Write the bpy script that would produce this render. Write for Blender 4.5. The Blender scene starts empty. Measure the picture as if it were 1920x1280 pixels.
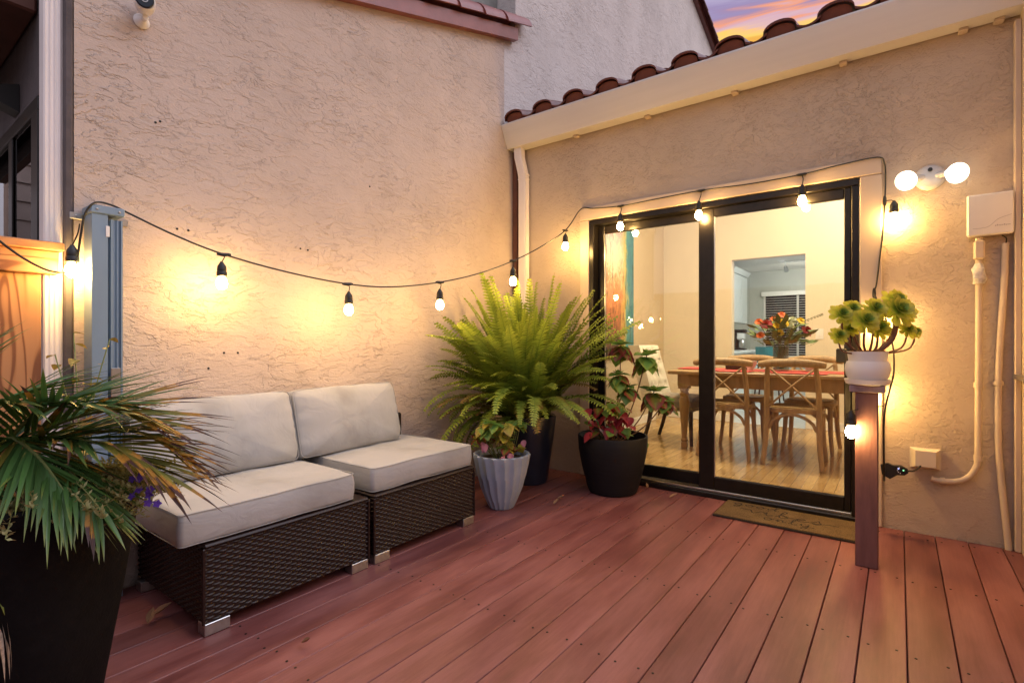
import bpy, bmesh, math, random
from mathutils import Vector, Matrix, noise as mnoise
random.seed(7)
R = math.radians
scene = bpy.context.scene
col = scene.collection

# ------------------------------------------------------------------ camera
cam_data = bpy.data.cameras.new('camera')
cam_data.sensor_width = 36.0
cam_data.lens = 36.0 * 965.0 / 1920.0
cam_data.clip_start = 0.05
cam_data.clip_end = 500.0
cam = bpy.data.objects.new('camera', cam_data)
col.objects.link(cam)
CAM = Vector((2.724, -3.673, 1.07))
YAW = R(36.917)
cam.location = CAM
cam.rotation_euler = (R(90), 0, YAW)
scene.camera = cam

# ------------------------------------------------------------------ world
SUN_AZ = Vector((0.35, 0.94, 0.0)).normalized()      # sunset direction on the plan
world = bpy.data.worlds.new('World')
scene.world = world
world.use_nodes = True
wn, wl = world.node_tree.nodes, world.node_tree.links
wn.clear()
w_out = wn.new('ShaderNodeOutputWorld')
w_mix = wn.new('ShaderNodeMixShader')
bg_sky = wn.new('ShaderNodeBackground')
bg_cloud = wn.new('ShaderNodeBackground')
sky = wn.new('ShaderNodeTexSky')
sky.sky_type = 'NISHITA'
sky.sun_disc = False
sky.sun_elevation = R(4)
sky.sun_rotation = math.atan2(SUN_AZ.x, SUN_AZ.y)
bg_sky.inputs['Strength'].default_value = 0.12
bg_cloud.inputs['Strength'].default_value = 0.74
w_tc = wn.new('ShaderNodeTexCoord')
w_sep = wn.new('ShaderNodeSeparateXYZ')
wl.new(w_tc.outputs['Generated'], w_sep.inputs[0])
w_map = wn.new('ShaderNodeMapping')
w_map.inputs['Scale'].default_value = (4.0, 4.0, 40.0)
wl.new(w_tc.outputs['Generated'], w_map.inputs[0])
w_noise = wn.new('ShaderNodeTexNoise')
w_noise.inputs['Scale'].default_value = 1.6
w_noise.inputs['Detail'].default_value = 9.0
w_noise.inputs['Distortion'].default_value = 0.6
wl.new(w_map.outputs[0], w_noise.inputs['Vector'])
w_ma = wn.new('ShaderNodeMath'); w_ma.operation = 'MULTIPLY_ADD'
w_ma.inputs[1].default_value = 0.055
wl.new(w_noise.outputs['Fac'], w_ma.inputs[0])
wl.new(w_sep.outputs['Z'], w_ma.inputs[2])
def world_ramp(stops):
    r = wn.new('ShaderNodeValToRGB')
    e = r.color_ramp.elements
    while len(e) > 1: e.remove(e[-1])
    e[0].position, e[0].color = stops[0][0], (*stops[0][1], 1)
    for p, c in stops[1:]:
        k = e.new(p); k.color = (*c, 1)
    wl.new(w_ma.outputs[0], r.inputs[0])
    return r
warm = world_ramp([(0.0, (0.55, 0.36, 0.30)), (0.30, (0.55, 0.28, 0.10)), (0.494, (0.85, 0.40, 0.03)), (0.505, (0.95, 0.64, 0.10)),
                   (0.513, (0.95, 0.50, 0.22)), (0.518, (0.55, 0.42, 0.62)), (0.523, (0.90, 0.33, 0.16)), (0.532, (0.30, 0.22, 0.42)),
                   (0.60, (0.72, 0.66, 0.84)), (0.80, (0.86, 0.82, 1.0)), (1.0, (0.86, 0.84, 1.0))])
cool = world_ramp([(0.0, (0.40, 0.36, 0.42)), (0.30, (0.72, 0.66, 0.78)), (0.60, (0.84, 0.80, 0.94)), (1.0, (0.88, 0.86, 1.0))])
w_dot = wn.new('ShaderNodeVectorMath'); w_dot.operation = 'DOT_PRODUCT'
w_dot.inputs[1].default_value = SUN_AZ
wl.new(w_tc.outputs['Generated'], w_dot.inputs[0])
w_mr = wn.new('ShaderNodeMapRange')
w_mr.inputs['From Min'].default_value = 0.05
w_mr.inputs['From Max'].default_value = 0.60
wl.new(w_dot.outputs['Value'], w_mr.inputs['Value'])
w_cm = wn.new('ShaderNodeMixRGB')
wl.new(w_mr.outputs[0], w_cm.inputs[0]); wl.new(cool.outputs[0], w_cm.inputs[1]); wl.new(warm.outputs[0], w_cm.inputs[2])
wl.new(w_cm.outputs[0], bg_cloud.inputs['Color'])
wl.new(sky.outputs[0], bg_sky.inputs['Color'])
w_mix.inputs[0].default_value = 0.85
wl.new(bg_sky.outputs[0], w_mix.inputs[1]); wl.new(bg_cloud.outputs[0], w_mix.inputs[2])
wl.new(w_mix.outputs[0], w_out.inputs[0])

# ------------------------------------------------------------------ dusk glow of the sky as a weak broad sun
sun_data = bpy.data.lights.new('sun', 'SUN')
sun_data.energy = 0.9
sun_data.angle = R(40)
sun_data.color = (0.86, 0.87, 1.0)
sun = bpy.data.objects.new('sun', sun_data)
col.objects.link(sun)
sun_from = Vector((0.75, 0.45, 0.95)).normalized()
sun.rotation_euler = (-sun_from).to_track_quat('-Z', 'Y').to_euler()

vs = scene.view_settings
vs.view_transform = 'Standard'
vs.look = 'None'
vs.exposure = 0.72
vs.gamma = 1.0
vs.use_curve_mapping = False
scene.render.engine = 'CYCLES'
cy = scene.cycles
cy.use_denoising = True
cy.max_bounces = 8
cy.diffuse_bounces = 4
cy.glossy_bounces = 4
cy.transparent_max_bounces = 12
cy.caustics_reflective = False
cy.caustics_refractive = False
cy.sample_clamp_indirect = 6.0
BULB = 205.0           # radiance of the filament bulbs

# ------------------------------------------------------------------ materials
M = {}
def nodes_of(m):
    return m.node_tree.nodes, m.node_tree.links
def new_mat(name):
    m = bpy.data.materials.new(name); m.use_nodes = True
    n, l = nodes_of(m)
    return m, n, l, n['Principled BSDF']
def add_bump(n, l, p, height, strength=0.3, dist=0.01, prev=None):
    b = n.new('ShaderNodeBump')
    b.inputs['Strength'].default_value = strength
    b.inputs['Distance'].default_value = dist
    l.new(height, b.inputs['Height'])
    if prev: l.new(prev, b.inputs['Normal'])
    l.new(b.outputs[0], p.inputs['Normal'])
    return b.outputs[0]
def tex_noise(n, l, scale=10, detail=4, stretch=(1, 1, 1), rot=(0, 0, 0), rough=0.55, dist=0.0, coord='Object'):
    tc = n.new('ShaderNodeTexCoord'); mp = n.new('ShaderNodeMapping')
    mp.inputs['Scale'].default_value = stretch
    mp.inputs['Rotation'].default_value = rot
    l.new(tc.outputs[coord], mp.inputs[0])
    t = n.new('ShaderNodeTexNoise')
    t.inputs['Scale'].default_value = scale; t.inputs['Detail'].default_value = detail
    t.inputs['Roughness'].default_value = rough; t.inputs['Distortion'].default_value = dist
    l.new(mp.outputs[0], t.inputs['Vector'])
    return t.outputs['Fac']
def ramp(n, l, src, stops):
    r = n.new('ShaderNodeValToRGB'); e = r.color_ramp.elements
    while len(e) > 1: e.remove(e[-1])
    c0 = stops[0][1]; e[0].position = stops[0][0]; e[0].color = (*c0, 1) if len(c0) == 3 else c0
    for p, c in stops[1:]:
        k = e.new(p); k.color = (*c, 1) if len(c) == 3 else c
    l.new(src, r.inputs[0])
    return r.outputs[0]
def math_node(n, l, op, a, b):
    m = n.new('ShaderNodeMath'); m.operation = op
    for i, x in enumerate((a, b)):
        if x is None: continue
        if isinstance(x, (int, float)): m.inputs[i].default_value = x
        else: l.new(x, m.inputs[i])
    return m.outputs[0]
def simple(name, c, rough=0.6, metal=0.0, var=0.12, scale=8, stretch=(1, 1, 1), bump=0.0, bscale=None, bdist=0.004, rnd=0.0, spec=0.5, coat=0.0, detail=5, sss=0):
    """principled with noise-varied colour, optional per-object variation and bump"""
    m, n, l, p = new_mat(name)
    f = tex_noise(n, l, scale, detail, stretch)
    d = tuple(max(0, x * (1 - var)) for x in c); b = tuple(min(1, x * (1 + var)) for x in c)
    cr = ramp(n, l, f, [(0.3, d), (0.7, b)])
    if rnd:
        oi = n.new('ShaderNodeObjectInfo')
        hs = n.new('ShaderNodeHueSaturation')
        v = n.new('ShaderNodeMapRange'); v.inputs['To Min'].default_value = 1 - rnd; v.inputs['To Max'].default_value = 1 + rnd
        l.new(oi.outputs['Random'], v.inputs['Value']); l.new(v.outputs[0], hs.inputs['Value'])
        l.new(cr, hs.inputs['Color']); cr = hs.outputs[0]
    l.new(cr, p.inputs['Base Color'])
    p.inputs['Roughness'].default_value = rough; p.inputs['Metallic'].default_value = metal
    p.inputs['Specular IOR Level'].default_value = spec
    if coat: p.inputs['Coat Weight'].default_value = coat
    if sss: p.inputs['Subsurface Weight'].default_value = sss; p.inputs['Subsurface Radius'].default_value = (0.01, 0.01, 0.005)
    if bump:
        h = tex_noise(n, l, bscale or scale * 6, 4, stretch)
        add_bump(n, l, p, h, bump, bdist)
    M[name] = m
    return m
def stucco(name, c, rot, stain=True, strength=0.9, scale=1.0):
    m, n, l, p = new_mat(name)
    big = tex_noise(n, l, 1.3, 5)
    mid = tex_noise(n, l, 7, 4)
    mixf = math_node(n, l, 'MULTIPLY_ADD', mid, 0.35)
    l.new(big, mixf.node.inputs[2])
    cr = ramp(n, l, mixf, [(0.45, tuple(x * 0.88 for x in c)), (0.70, c), (0.95, tuple(min(1, x * 1.07) for x in c))])
    # faint run-off streaks and grime with their own shapes
    stk = ramp(n, l, tex_noise(n, l, 3.2, 5, (1, 1, .10)), [(0.50, (1, 1, 1)), (0.72, (0.84, 0.82, 0.79))])
    ms = n.new('ShaderNodeMixRGB'); ms.blend_type = 'MULTIPLY'; ms.inputs[0].default_value = 0.35
    l.new(cr, ms.inputs[1]); l.new(stk, ms.inputs[2])
    l.new(ms.outputs[0], p.inputs['Base Color'])
    p.inputs['Roughness'].default_value = 0.92
    p.inputs['Specular IOR Level'].default_value = 0.25
    # skip-trowel lips: plateaus of a stretched noise, only in patches
    lip = tex_noise(n, l, 9 * scale, 6, (1.0, 0.62, 1.25), rot, 0.60, 0.35)
    plate = ramp(n, l, lip, [(0.42, (0, 0, 0)), (0.455, (.6,) * 3), (0.55, (.45,) * 3), (0.585, (1,) * 3), (0.68, (.8,) * 3)])
    lip2 = tex_noise(n, l, 19 * scale, 5, (1.0, 0.5, 1.4), rot, 0.62, 0.6)
    plate2 = ramp(n, l, lip2, [(0.56, (0, 0, 0)), (0.585, (1,) * 3)])
    mask = ramp(n, l, tex_noise(n, l, 2.2, 3), [(0.38, (0.25,) * 3), (0.66, (1,) * 3)])
    a = math_node(n, l, 'MULTIPLY_ADD', plate2, 0.5); l.new(plate, a.node.inputs[2])
    h = math_node(n, l, 'MULTIPLY', a, mask)
    nb = add_bump(n, l, p, h, strength, 0.0080)
    grit = tex_noise(n, l, 42 * scale, 5, (1.0, 0.55, 1.3), rot, 0.68, 0.4)
    nb = add_bump(n, l, p, grit, 0.55, 0.006, nb)
    fine = tex_noise(n, l, 150, 3, (1, .6, 1), rot)
    add_bump(n, l, p, fine, 0.5, 0.003, nb)
    M[name] = m
    return m
stucco('stucco_house', (0.54, 0.445, 0.39), (R(35), 0.3, 0.2))
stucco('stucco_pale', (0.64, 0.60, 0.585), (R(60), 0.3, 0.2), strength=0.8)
stucco('stucco_wing', (0.52, 0.42, 0.325), (0.2, R(-35), 0.3), strength=0.8, scale=1.05)
simple('stucco_shaded', (0.10, 0.085, 0.09), 0.9, var=0.2, bump=0.6, bscale=60)  # stucco of the unlit house front, its shade put into the colour
simple('paint_trim', (0.55, 0.44, 0.34), 0.6, var=0.05, scale=5, bump=0.1, bscale=60)
simple('paint_gutter', (0.66, 0.63, 0.61), 0.5, var=0.04, scale=3, stretch=(.3, 1, 6))
simple('downspout_white', (0.78, 0.73, 0.72), 0.42, var=0.04, scale=4)
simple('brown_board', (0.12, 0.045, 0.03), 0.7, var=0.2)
simple('clay_tile', (0.115, 0.034, 0.027), 0.42, var=0.25, scale=9, bump=0.15, rnd=0.15)
simple('clay_edge', (0.16, 0.05, 0.03), 0.85, var=0.2, scale=12)
simple('painted_clay', (0.23, 0.075, 0.07), 0.42, var=0.15, scale=9, bump=0.2, bscale=40, rnd=0.1)
simple('grey_felt', (0.25, 0.26, 0.25), 0.95, var=0.15)
simple('black_frame', (0.010, 0.008, 0.007), 0.3, var=0.3, scale=20, spec=0.3)
simple('black_plastic', (0.012, 0.012, 0.013), 0.45, var=0.2)
simple('rubber', (0.01, 0.01, 0.01), 0.5, var=0.1)
simple('interior_wall', (0.74, 0.65, 0.50), 0.75, var=0.02, scale=3, bump=0.12, bscale=220, bdist=0.002)
simple('interior_wall_tan', (0.56, 0.45, 0.31), 0.75, var=0.02, scale=3, bump=0.12, bscale=220, bdist=0.002)
simple('white_paint', (0.82, 0.80, 0.76), 0.45, var=0.03)
simple('kitchen_wall', (0.48, 0.50, 0.46), 0.7, var=0.02)
simple('kitchen_tile', (0.55, 0.56, 0.55), 0.35, var=0.08, scale=6)
simple('cabinet_white', (0.80, 0.83, 0.82), 0.35, var=0.02)
simple('stone_white', (0.82, 0.82, 0.80), 0.2, var=0.04)
simple('oak', (0.38, 0.235, 0.10), 0.42, var=0.22, scale=7, stretch=(2, 2, .6), bump=0.08, rnd=0.05)
simple('weathered_oak', (0.40, 0.26, 0.125), 0.5, var=0.25, scale=14, stretch=(2.5, 2.5, .5), bump=0.12, rnd=0.06)
simple('cane', (0.42, 0.27, 0.11), 0.7, var=0.2, scale=60, bump=0.5, bscale=160)
simple('dark_wood', (0.035, 0.018, 0.012), 0.35, var=0.2)
simple('linen_cream', (0.66, 0.60, 0.47), 0.9, var=0.05, bump=0.1, bscale=200)
simple('linen_taupe', (0.30, 0.25, 0.20), 0.9, var=0.08, bump=0.2, bscale=200)
simple('red_cloth', (0.55, 0.07, 0.06), 0.85, var=0.1)
simple('napkin', (0.8, 0.77, 0.7), 0.9, var=0.04)
simple('blind_white', (0.78, 0.77, 0.74), 0.5, var=0.03)
simple('night_glass', (0.01, 0.02, 0.035), 0.08, var=0.3)
simple('steel', (0.5, 0.5, 0.5), 0.3, 1.0, var=0.1)
simple('chrome', (0.50, 0.50, 0.50), 0.38, 1.0, var=0.12, scale=60)
simple('teal_plastic', (0.03, 0.22, 0.26), 0.4)
simple('blue_steel', (0.23, 0.33, 0.44), 0.38, 0.35, var=0.12, scale=5, stretch=(1, 1, .3), bump=0.05)
simple('post_paint', (0.145, 0.066, 0.066), 0.6, var=0.18, scale=12, stretch=(3, 3, .5), bump=0.25, bscale=50)
simple('post_cap', (0.24, 0.17, 0.20), 0.8, var=0.25, scale=25, bump=0.4)
simple('pot_grey', (0.32, 0.38, 0.48), 0.55, var=0.12, scale=5, bump=0.1)
simple('pot_black', (0.007, 0.007, 0.010), 0.62, spec=0.3, var=0.25, scale=5, stretch=(1, 1, 14), bump=0.35, bscale=14, bdist=0.003)
simple('pot_navy', (0.015, 0.02, 0.04), 0.3, var=0.2)
simple('pot_white', (0.74, 0.74, 0.77), 0.4, var=0.04, scale=5)
simple('planter_black', (0.0045, 0.004, 0.0045), 0.8, spec=0.15, var=0.3, scale=30, bump=0.5, bscale=120)
simple('soil', (0.045, 0.03, 0.02), 0.95, var=0.5, scale=60, bump=1.0, bscale=120, bdist=0.01)
simple('bark_chips', (0.28, 0.15, 0.05), 0.9, var=0.6, scale=90, bump=1.0, bscale=140, bdist=0.01)
simple('wicker', (0.017, 0.007, 0.0055), 0.42, var=0.35, scale=40, spec=0.38)
simple('wicker_core', (0.012, 0.007, 0.006), 0.7)
simple('stem_green', (0.14, 0.17, 0.05), 0.6)
simple('stem_brown', (0.15, 0.085, 0.045), 0.75, var=0.25, scale=40)
simple('stem_red', (0.16, 0.07, 0.05), 0.6, var=0.2)
simple('dry_leaf', (0.28, 0.16, 0.09), 0.85, var=0.3, scale=40, rnd=0.3)
simple('dead_frond', (0.32, 0.25, 0.20), 0.85, var=0.3, scale=20, rnd=0.2)
simple('purple_petal', (0.11, 0.035, 0.40), 0.6, var=0.15, sss=0.1)
simple('box_white', (0.76, 0.72, 0.66), 0.45, var=0.03)
simple('pipe_paint', (0.62, 0.51, 0.38), 0.5, var=0.06, scale=10)
simple('flood_enamel', (0.50, 0.50, 0.52), 0.35, var=0.05)
simple('outlet_cover', (0.62, 0.54, 0.43), 0.45, var=0.05)
simple('grey_mark', (0.45, 0.42, 0.40), 0.6)
simple('white_gloss', (0.80, 0.79, 0.78), 0.3, var=0.02)
simple('cloth_tape', (0.6, 0.58, 0.54), 0.9, var=0.3, scale=40, bump=0.5)
simple('ground_dirt', (0.12, 0.10, 0.07), 0.95, var=0.4, scale=3, bump=0.5)
simple('deck_under', (0.02, 0.014, 0.012), 0.95)
simple('screw', (0.02, 0.015, 0.013), 0.5, 0.4)
simple('mat_ink', (0.018, 0.012, 0.01), 0.95)
simple('mat_edge', (0.02, 0.015, 0.012), 0.9)
simple('petal_red', (0.34, 0.012, 0.02), 0.6, var=0.2)
simple('petal_orange', (0.75, 0.20, 0.05), 0.6, var=0.2)
simple('petal_yellow', (0.80, 0.58, 0.03), 0.6, var=0.15)
simple('petal_white', (0.75, 0.78, 0.62), 0.6, var=0.1)
simple('bouquet_green', (0.11, 0.17, 0.05), 0.6, var=0.4, scale=30, rnd=0.3)
simple('concrete', (0.32, 0.30, 0.28), 0.9, var=0.15)
simple('siding', (0.50, 0.40, 0.36), 0.8, var=0.06)

def mat_deck():
    m, n, l, p = new_mat('deck_composite')
    oi = n.new('ShaderNodeObjectInfo')
    tc = n.new('ShaderNodeTexCoord'); mp = n.new('ShaderNodeMapping')
    mp.inputs['Scale'].default_value = (5.0, 0.9, 1.0)
    cx = n.new('ShaderNodeCombineXYZ')
    ml = math_node(n, l, 'MULTIPLY', oi.outputs['Random'], 40.0)
    l.new(ml, cx.inputs[0]); l.new(ml, cx.inputs[1])
    l.new(tc.outputs['Object'], mp.inputs[0]); l.new(cx.outputs[0], mp.inputs['Location'])
    t = n.new('ShaderNodeTexNoise'); t.inputs['Scale'].default_value = 1.5; t.inputs['Detail'].default_value = 7; t.inputs['Roughness'].default_value = .62
    l.new(mp.outputs[0], t.inputs['Vector'])
    g = tex_noise(n, l, 400, 2)
    mp2 = n.new('ShaderNodeMapping'); mp2.inputs['Scale'].default_value = (60, 2.2, 1)
    l.new(tc.outputs['Object'], mp2.inputs[0]); l.new(cx.outputs[0], mp2.inputs['Location'])
    t2 = n.new('ShaderNodeTexNoise'); t2.inputs['Scale'].default_value = 2; t2.inputs['Detail'].default_value = 4
    l.new(mp2.outputs[0], t2.inputs['Vector'])
    f = math_node(n, l, 'MULTIPLY_ADD', g, 0.22); l.new(t.outputs['Fac'], f.node.inputs[2])
    f2 = math_node(n, l, 'MULTIPLY_ADD', t2.outputs['Fac'], 0.18); l.new(f, f2.node.inputs[2])
    c = ramp(n, l, f2, [(0.40, (0.085, 0.026, 0.027)), (0.62, (0.165, 0.053, 0.052)), (0.88, (0.265, 0.105, 0.102))])
    hs = n.new('ShaderNodeHueSaturation')
    v = n.new('ShaderNodeMapRange'); v.inputs['To Min'].default_value = 0.80; v.inputs['To Max'].default_value = 1.18
    l.new(oi.outputs['Random'], v.inputs['Value']); l.new(v.outputs[0], hs.inputs['Value']); l.new(c, hs.inputs['Color'])
    l.new(hs.outputs[0], p.inputs['Base Color'])
    rr = ramp(n, l, t.outputs['Fac'], [(0.3, (.36,) * 3), (0.7, (.56,) * 3)])
    l.new(rr, p.inputs['Roughness'])
    p.inputs['Specular IOR Level'].default_value = 0.4
    b1 = add_bump(n, l, p, t2.outputs['Fac'], 0.15, 0.002)
    add_bump(n, l, p, g, 0.12, 0.001, b1)
    M['deck'] = m
mat_deck()

def mat_floor_laminate():
    m, n, l, p = new_mat('laminate')
    tc = n.new('ShaderNodeTexCoord'); mp = n.new('ShaderNodeMapping')
    mp.inputs['Rotation'].default_value = (0, 0, R(90))
    l.new(tc.outputs['Object'], mp.inputs[0])
    b = n.new('ShaderNodeTexBrick')
    b.inputs['Scale'].default_value = 1.0
    b.inputs['Brick Width'].default_value = 0.42; b.inputs['Row Height'].default_value = 0.066
    b.inputs['Mortar Size'].default_value = 0.0012
    b.inputs['Color1'].default_value = (0.44, 0.27, 0.10, 1); b.inputs['Color2'].default_value = (0.60, 0.40, 0.17, 1)
    b.inputs['Mortar'].default_value = (0.20, 0.11, 0.04, 1)
    l.new(mp.outputs[0], b.inputs['Vector'])
    g = tex_noise(n, l, 9, 6, (9, 1, 1))
    mx = n.new('ShaderNodeMixRGB'); mx.blend_type = 'MULTIPLY'; mx.inputs[0].default_value = 0.5
    l.new(b.outputs['Color'], mx.inputs[1])
    l.new(ramp(n, l, g, [(0.3, (.55, .5, .45)), (.7, (1, 1, 1))]), mx.inputs[2])
    l.new(mx.outputs[0], p.inputs['Base Color'])
    p.inputs['Roughness'].default_value = 0.17
    M['laminate'] = m
mat_floor_laminate()

def mat_wood_fence(name, axis):
    m, n, l, p = new_mat(name)
    tc = n.new('ShaderNodeTexCoord'); mp = n.new('ShaderNodeMapping')
    st = {'z': (1, 1, .16), 'y': (1, .16, 1)}[axis]
    mp.inputs['Scale'].default_value = st
    l.new(tc.outputs['Object'], mp.inputs[0])
    nz = n.new('ShaderNodeTexNoise'); nz.inputs['Scale'].default_value = 5; nz.inputs['Detail'].default_value = 2; nz.inputs['Distortion'].default_value = .5
    l.new(mp.outputs[0], nz.inputs['Vector'])
    rings = math_node(n, l, 'SINE', math_node(n, l, 'MULTIPLY', nz.outputs['Fac'], 62.0), None)
    c = ramp(n, l, rings, [(0.0, (0.40, 0.19, 0.08)), (0.6, (0.35, 0.155, 0.06)), (0.95, (0.17, 0.06, 0.022))])
    vo = n.new('ShaderNodeTexVoronoi'); vo.inputs['Scale'].default_value = 3.2
    mp2 = n.new('ShaderNodeMapping'); mp2.inputs['Scale'].default_value = (1, 1, .7)
    l.new(tc.outputs['Object'], mp2.inputs[0]); l.new(mp2.outputs[0], vo.inputs['Vector'])
    k = ramp(n, l, vo.outputs['Distance'], [(0.04, (0.10, 0.035, 0.02)), (0.075, (1, 1, 1))])
    mx = n.new('ShaderNodeMixRGB'); mx.blend_type = 'MULTIPLY'; mx.inputs[0].default_value = 1
    l.new(c, mx.inputs[1]); l.new(k, mx.inputs[2])
    l.new(mx.outputs[0], p.inputs['Base Color'])
    p.inputs['Roughness'].default_value = 0.65
    add_bump(n, l, p, rings, 0.1, 0.002)
    M[name] = m
mat_wood_fence('fence_wood', 'z'); mat_wood_fence('rail_wood', 'y')

def mat_fabric():
    m, n, l, p = new_mat('cushion_fabric')
    big = tex_noise(n, l, 5, 4)
    st = tex_noise(n, l, 2.2, 3)
    f = math_node(n, l, 'MULTIPLY_ADD', st, 0.7); l.new(big, f.node.inputs[2])
    c = ramp(n, l, f, [(0.52, (0.29, 0.285, 0.275)), (0.80, (0.37, 0.37, 0.365)), (1.0, (0.405, 0.405, 0.405))])
    l.new(c, p.inputs['Base Color'])
    p.inputs['Roughness'].default_value = 0.95
    p.inputs['Specular IOR Level'].default_value = 0.2
    p.inputs['Sheen Weight'].default_value = 0.15
    wr = tex_noise(n, l, 9, 5, (1, 1, 1.6), (0, 0, 0), .5, 1.2)
    nb = add_bump(n, l, p, wr, 0.35, 0.012)
    add_bump(n, l, p, tex_noise(n, l, 420, 2), 0.15, 0.001, nb)
    M['fabric'] = m
mat_fabric()

def mat_coir():
    m, n, l, p = new_mat('coir')
    a = tex_noise(n, l, 260, 3)
    b = tex_noise(n, l, 6, 3)
    f = math_node(n, l, 'MULTIPLY_ADD', b, 0.4); l.new(a, f.node.inputs[2])
    c = ramp(n, l, f, [(0.45, (0.05, 0.031, 0.012)), (0.75, (0.16, 0.10, 0.042)), (0.95, (0.30, 0.22, 0.11))])
    l.new(c, p.inputs['Base Color']); p.inputs['Roughness'].default_value = 0.95
    add_bump(n, l, p, a, 1.0, 0.006)
    M['coir'] = m
mat_coir()

def mat_glass():
    m, n, l, p = new_mat('window_glass')
    n.remove(p)
    out = n['Material Output']
    t = n.new('ShaderNodeBsdfTransparent'); t.inputs[0].default_value = (0.97, 0.98, 0.97, 1)
    g = n.new('ShaderNodeBsdfGlossy'); g.inputs['Roughness'].default_value = 0.0
    g.inputs['Color'].default_value = (1, 1, 1, 1)
    fr = n.new('ShaderNodeFresnel'); fr.inputs['IOR'].default_value = 1.6
    mx = n.new('ShaderNodeMixShader')
    l.new(fr.outputs[0], mx.inputs[0]); l.new(t.outputs[0], mx.inputs[1]); l.new(g.outputs[0], mx.inputs[2])
    l.new(mx.outputs[0], out.inputs['Surface'])
    M['glass'] = m
mat_glass()

def mat_leaf(name, stops, rough=0.45, rnd=0.15, trans=0.25, along=True):
    """leaf blade: colour runs along the blade (local x 0..1), thin translucent"""
    m, n, l, p = new_mat(name)
    tc = n.new('ShaderNodeTexCoord'); sp = n.new('ShaderNodeSeparateXYZ')
    l.new(tc.outputs['UV'], sp.inputs[0])
    nz = tex_noise(n, l, 14, 3)
    f = math_node(n, l, 'MULTIPLY_ADD', nz, 0.35); l.new(sp.outputs['X'], f.node.inputs[2])
    f = math_node(n, l, 'SUBTRACT', f, 0.17)
    c = ramp(n, l, f, stops)
    oi = n.new('ShaderNodeObjectInfo'); hs = n.new('ShaderNodeHueSaturation')
    v = n.new('ShaderNodeMapRange'); v.inputs['To Min'].default_value = 1 - rnd; v.inputs['To Max'].default_value = 1 + rnd * 1.3
    l.new(oi.outputs['Random'], v.inputs['Value']); l.new(v.outputs[0], hs.inputs['Value'])
    l.new(c, hs.inputs['Color'])
    l.new(hs.outputs[0], p.inputs['Base Color'])
    p.inputs['Roughness'].default_value = rough
    tr = n.new('ShaderNodeBsdfTranslucent'); l.new(hs.outputs[0], tr.inputs[0])
    mx = n.new('ShaderNodeMixShader'); mx.inputs[0].default_value = trans
    out = n['Material Output']
    l.new(p.outputs[0], mx.inputs[1]); l.new(tr.outputs[0], mx.inputs[2]); l.new(mx.outputs[0], out.inputs['Surface'])
    M[name] = m
mat_leaf('fern_leaf', [(0.0, (0.09, 0.15, 0.022)), (0.5, (0.19, 0.28, 0.04)), (1.0, (0.36, 0.42, 0.06))], 0.5, 0.35, 0.35)
mat_leaf('fern_old', [(0.0, (0.12, 0.11, 0.02)), (0.6, (0.20, 0.18, 0.035)), (1.0, (0.25, 0.10, 0.04))], 0.6, 0.3, 0.3)
mat_leaf('palm_leaf', [(0.0, (0.045, 0.11, 0.03)), (0.75, (0.06, 0.135, 0.03)), (1.0, (0.18, 0.19, 0.035))], 0.38, 0.35, 0.2)
mat_leaf('palm_burnt', [(0.0, (0.09, 0.11, 0.02)), (0.45, (0.16, 0.14, 0.02)), (0.62, (0.38, 0.17, 0.02)), (0.72, (0.07, 0.025, 0.02)), (1.0, (0.05, 0.025, 0.02))], 0.5, 0.25, 0.2)
mat_leaf('hyd_green', [(0.0, (0.17, 0.33, 0.09)), (0.6, (0.15, 0.31, 0.07)), (1.0, (0.24, 0.26, 0.04))], 0.42, 0.3, trans=0.42)
mat_leaf('hyd_mixed', [(0.0, (0.16, 0.30, 0.06)), (0.45, (0.20, 0.24, 0.04)), (0.75, (0.28, 0.05, 0.045)), (1.0, (0.20, 0.025, 0.04))], 0.42, 0.2, trans=0.42)
mat_leaf('hyd_red', [(0.0, (0.38, 0.07, 0.07)), (0.5, (0.44, 0.05, 0.07)), (1.0, (0.26, 0.03, 0.05))], 0.42, 0.3, trans=0.42)
mat_leaf('hyd_yellow', [(0.0, (0.30, 0.36, 0.05)), (0.6, (0.42, 0.40, 0.06)), (1.0, (0.48, 0.30, 0.10))], 0.42, 0.25, trans=0.42)
mat_leaf('hyd_pink', [(0.0, (0.60, 0.30, 0.36)), (0.6, (0.55, 0.22, 0.34)), (1.0, (0.42, 0.16, 0.22))], 0.5, 0.2, trans=0.42)
mat_leaf('aeonium_leaf', [(0.0, (0.12, 0.24, 0.04)), (0.35, (0.28, 0.44, 0.06)), (0.65, (0.56, 0.62, 0.09)), (1.0, (0.68, 0.64, 0.12))], 0.38, 0.15, 0.4)
mat_leaf('aeonium_heart', [(0.0, (0.07, 0.17, 0.04)), (0.6, (0.16, 0.32, 0.06)), (1.0, (0.40, 0.50, 0.08))], 0.38, 0.15, 0.2)
mat_leaf('trail_leaf', [(0.0, (0.30, 0.33, 0.10)), (1.0, (0.48, 0.44, 0.22))], 0.6, 0.2)
mat_leaf('vine_leaf', [(0.0, (0.14, 0.15, 0.03)), (0.7, (0.25, 0.20, 0.05)), (1.0, (0.32, 0.15, 0.05))], 0.5, 0.3)

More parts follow.
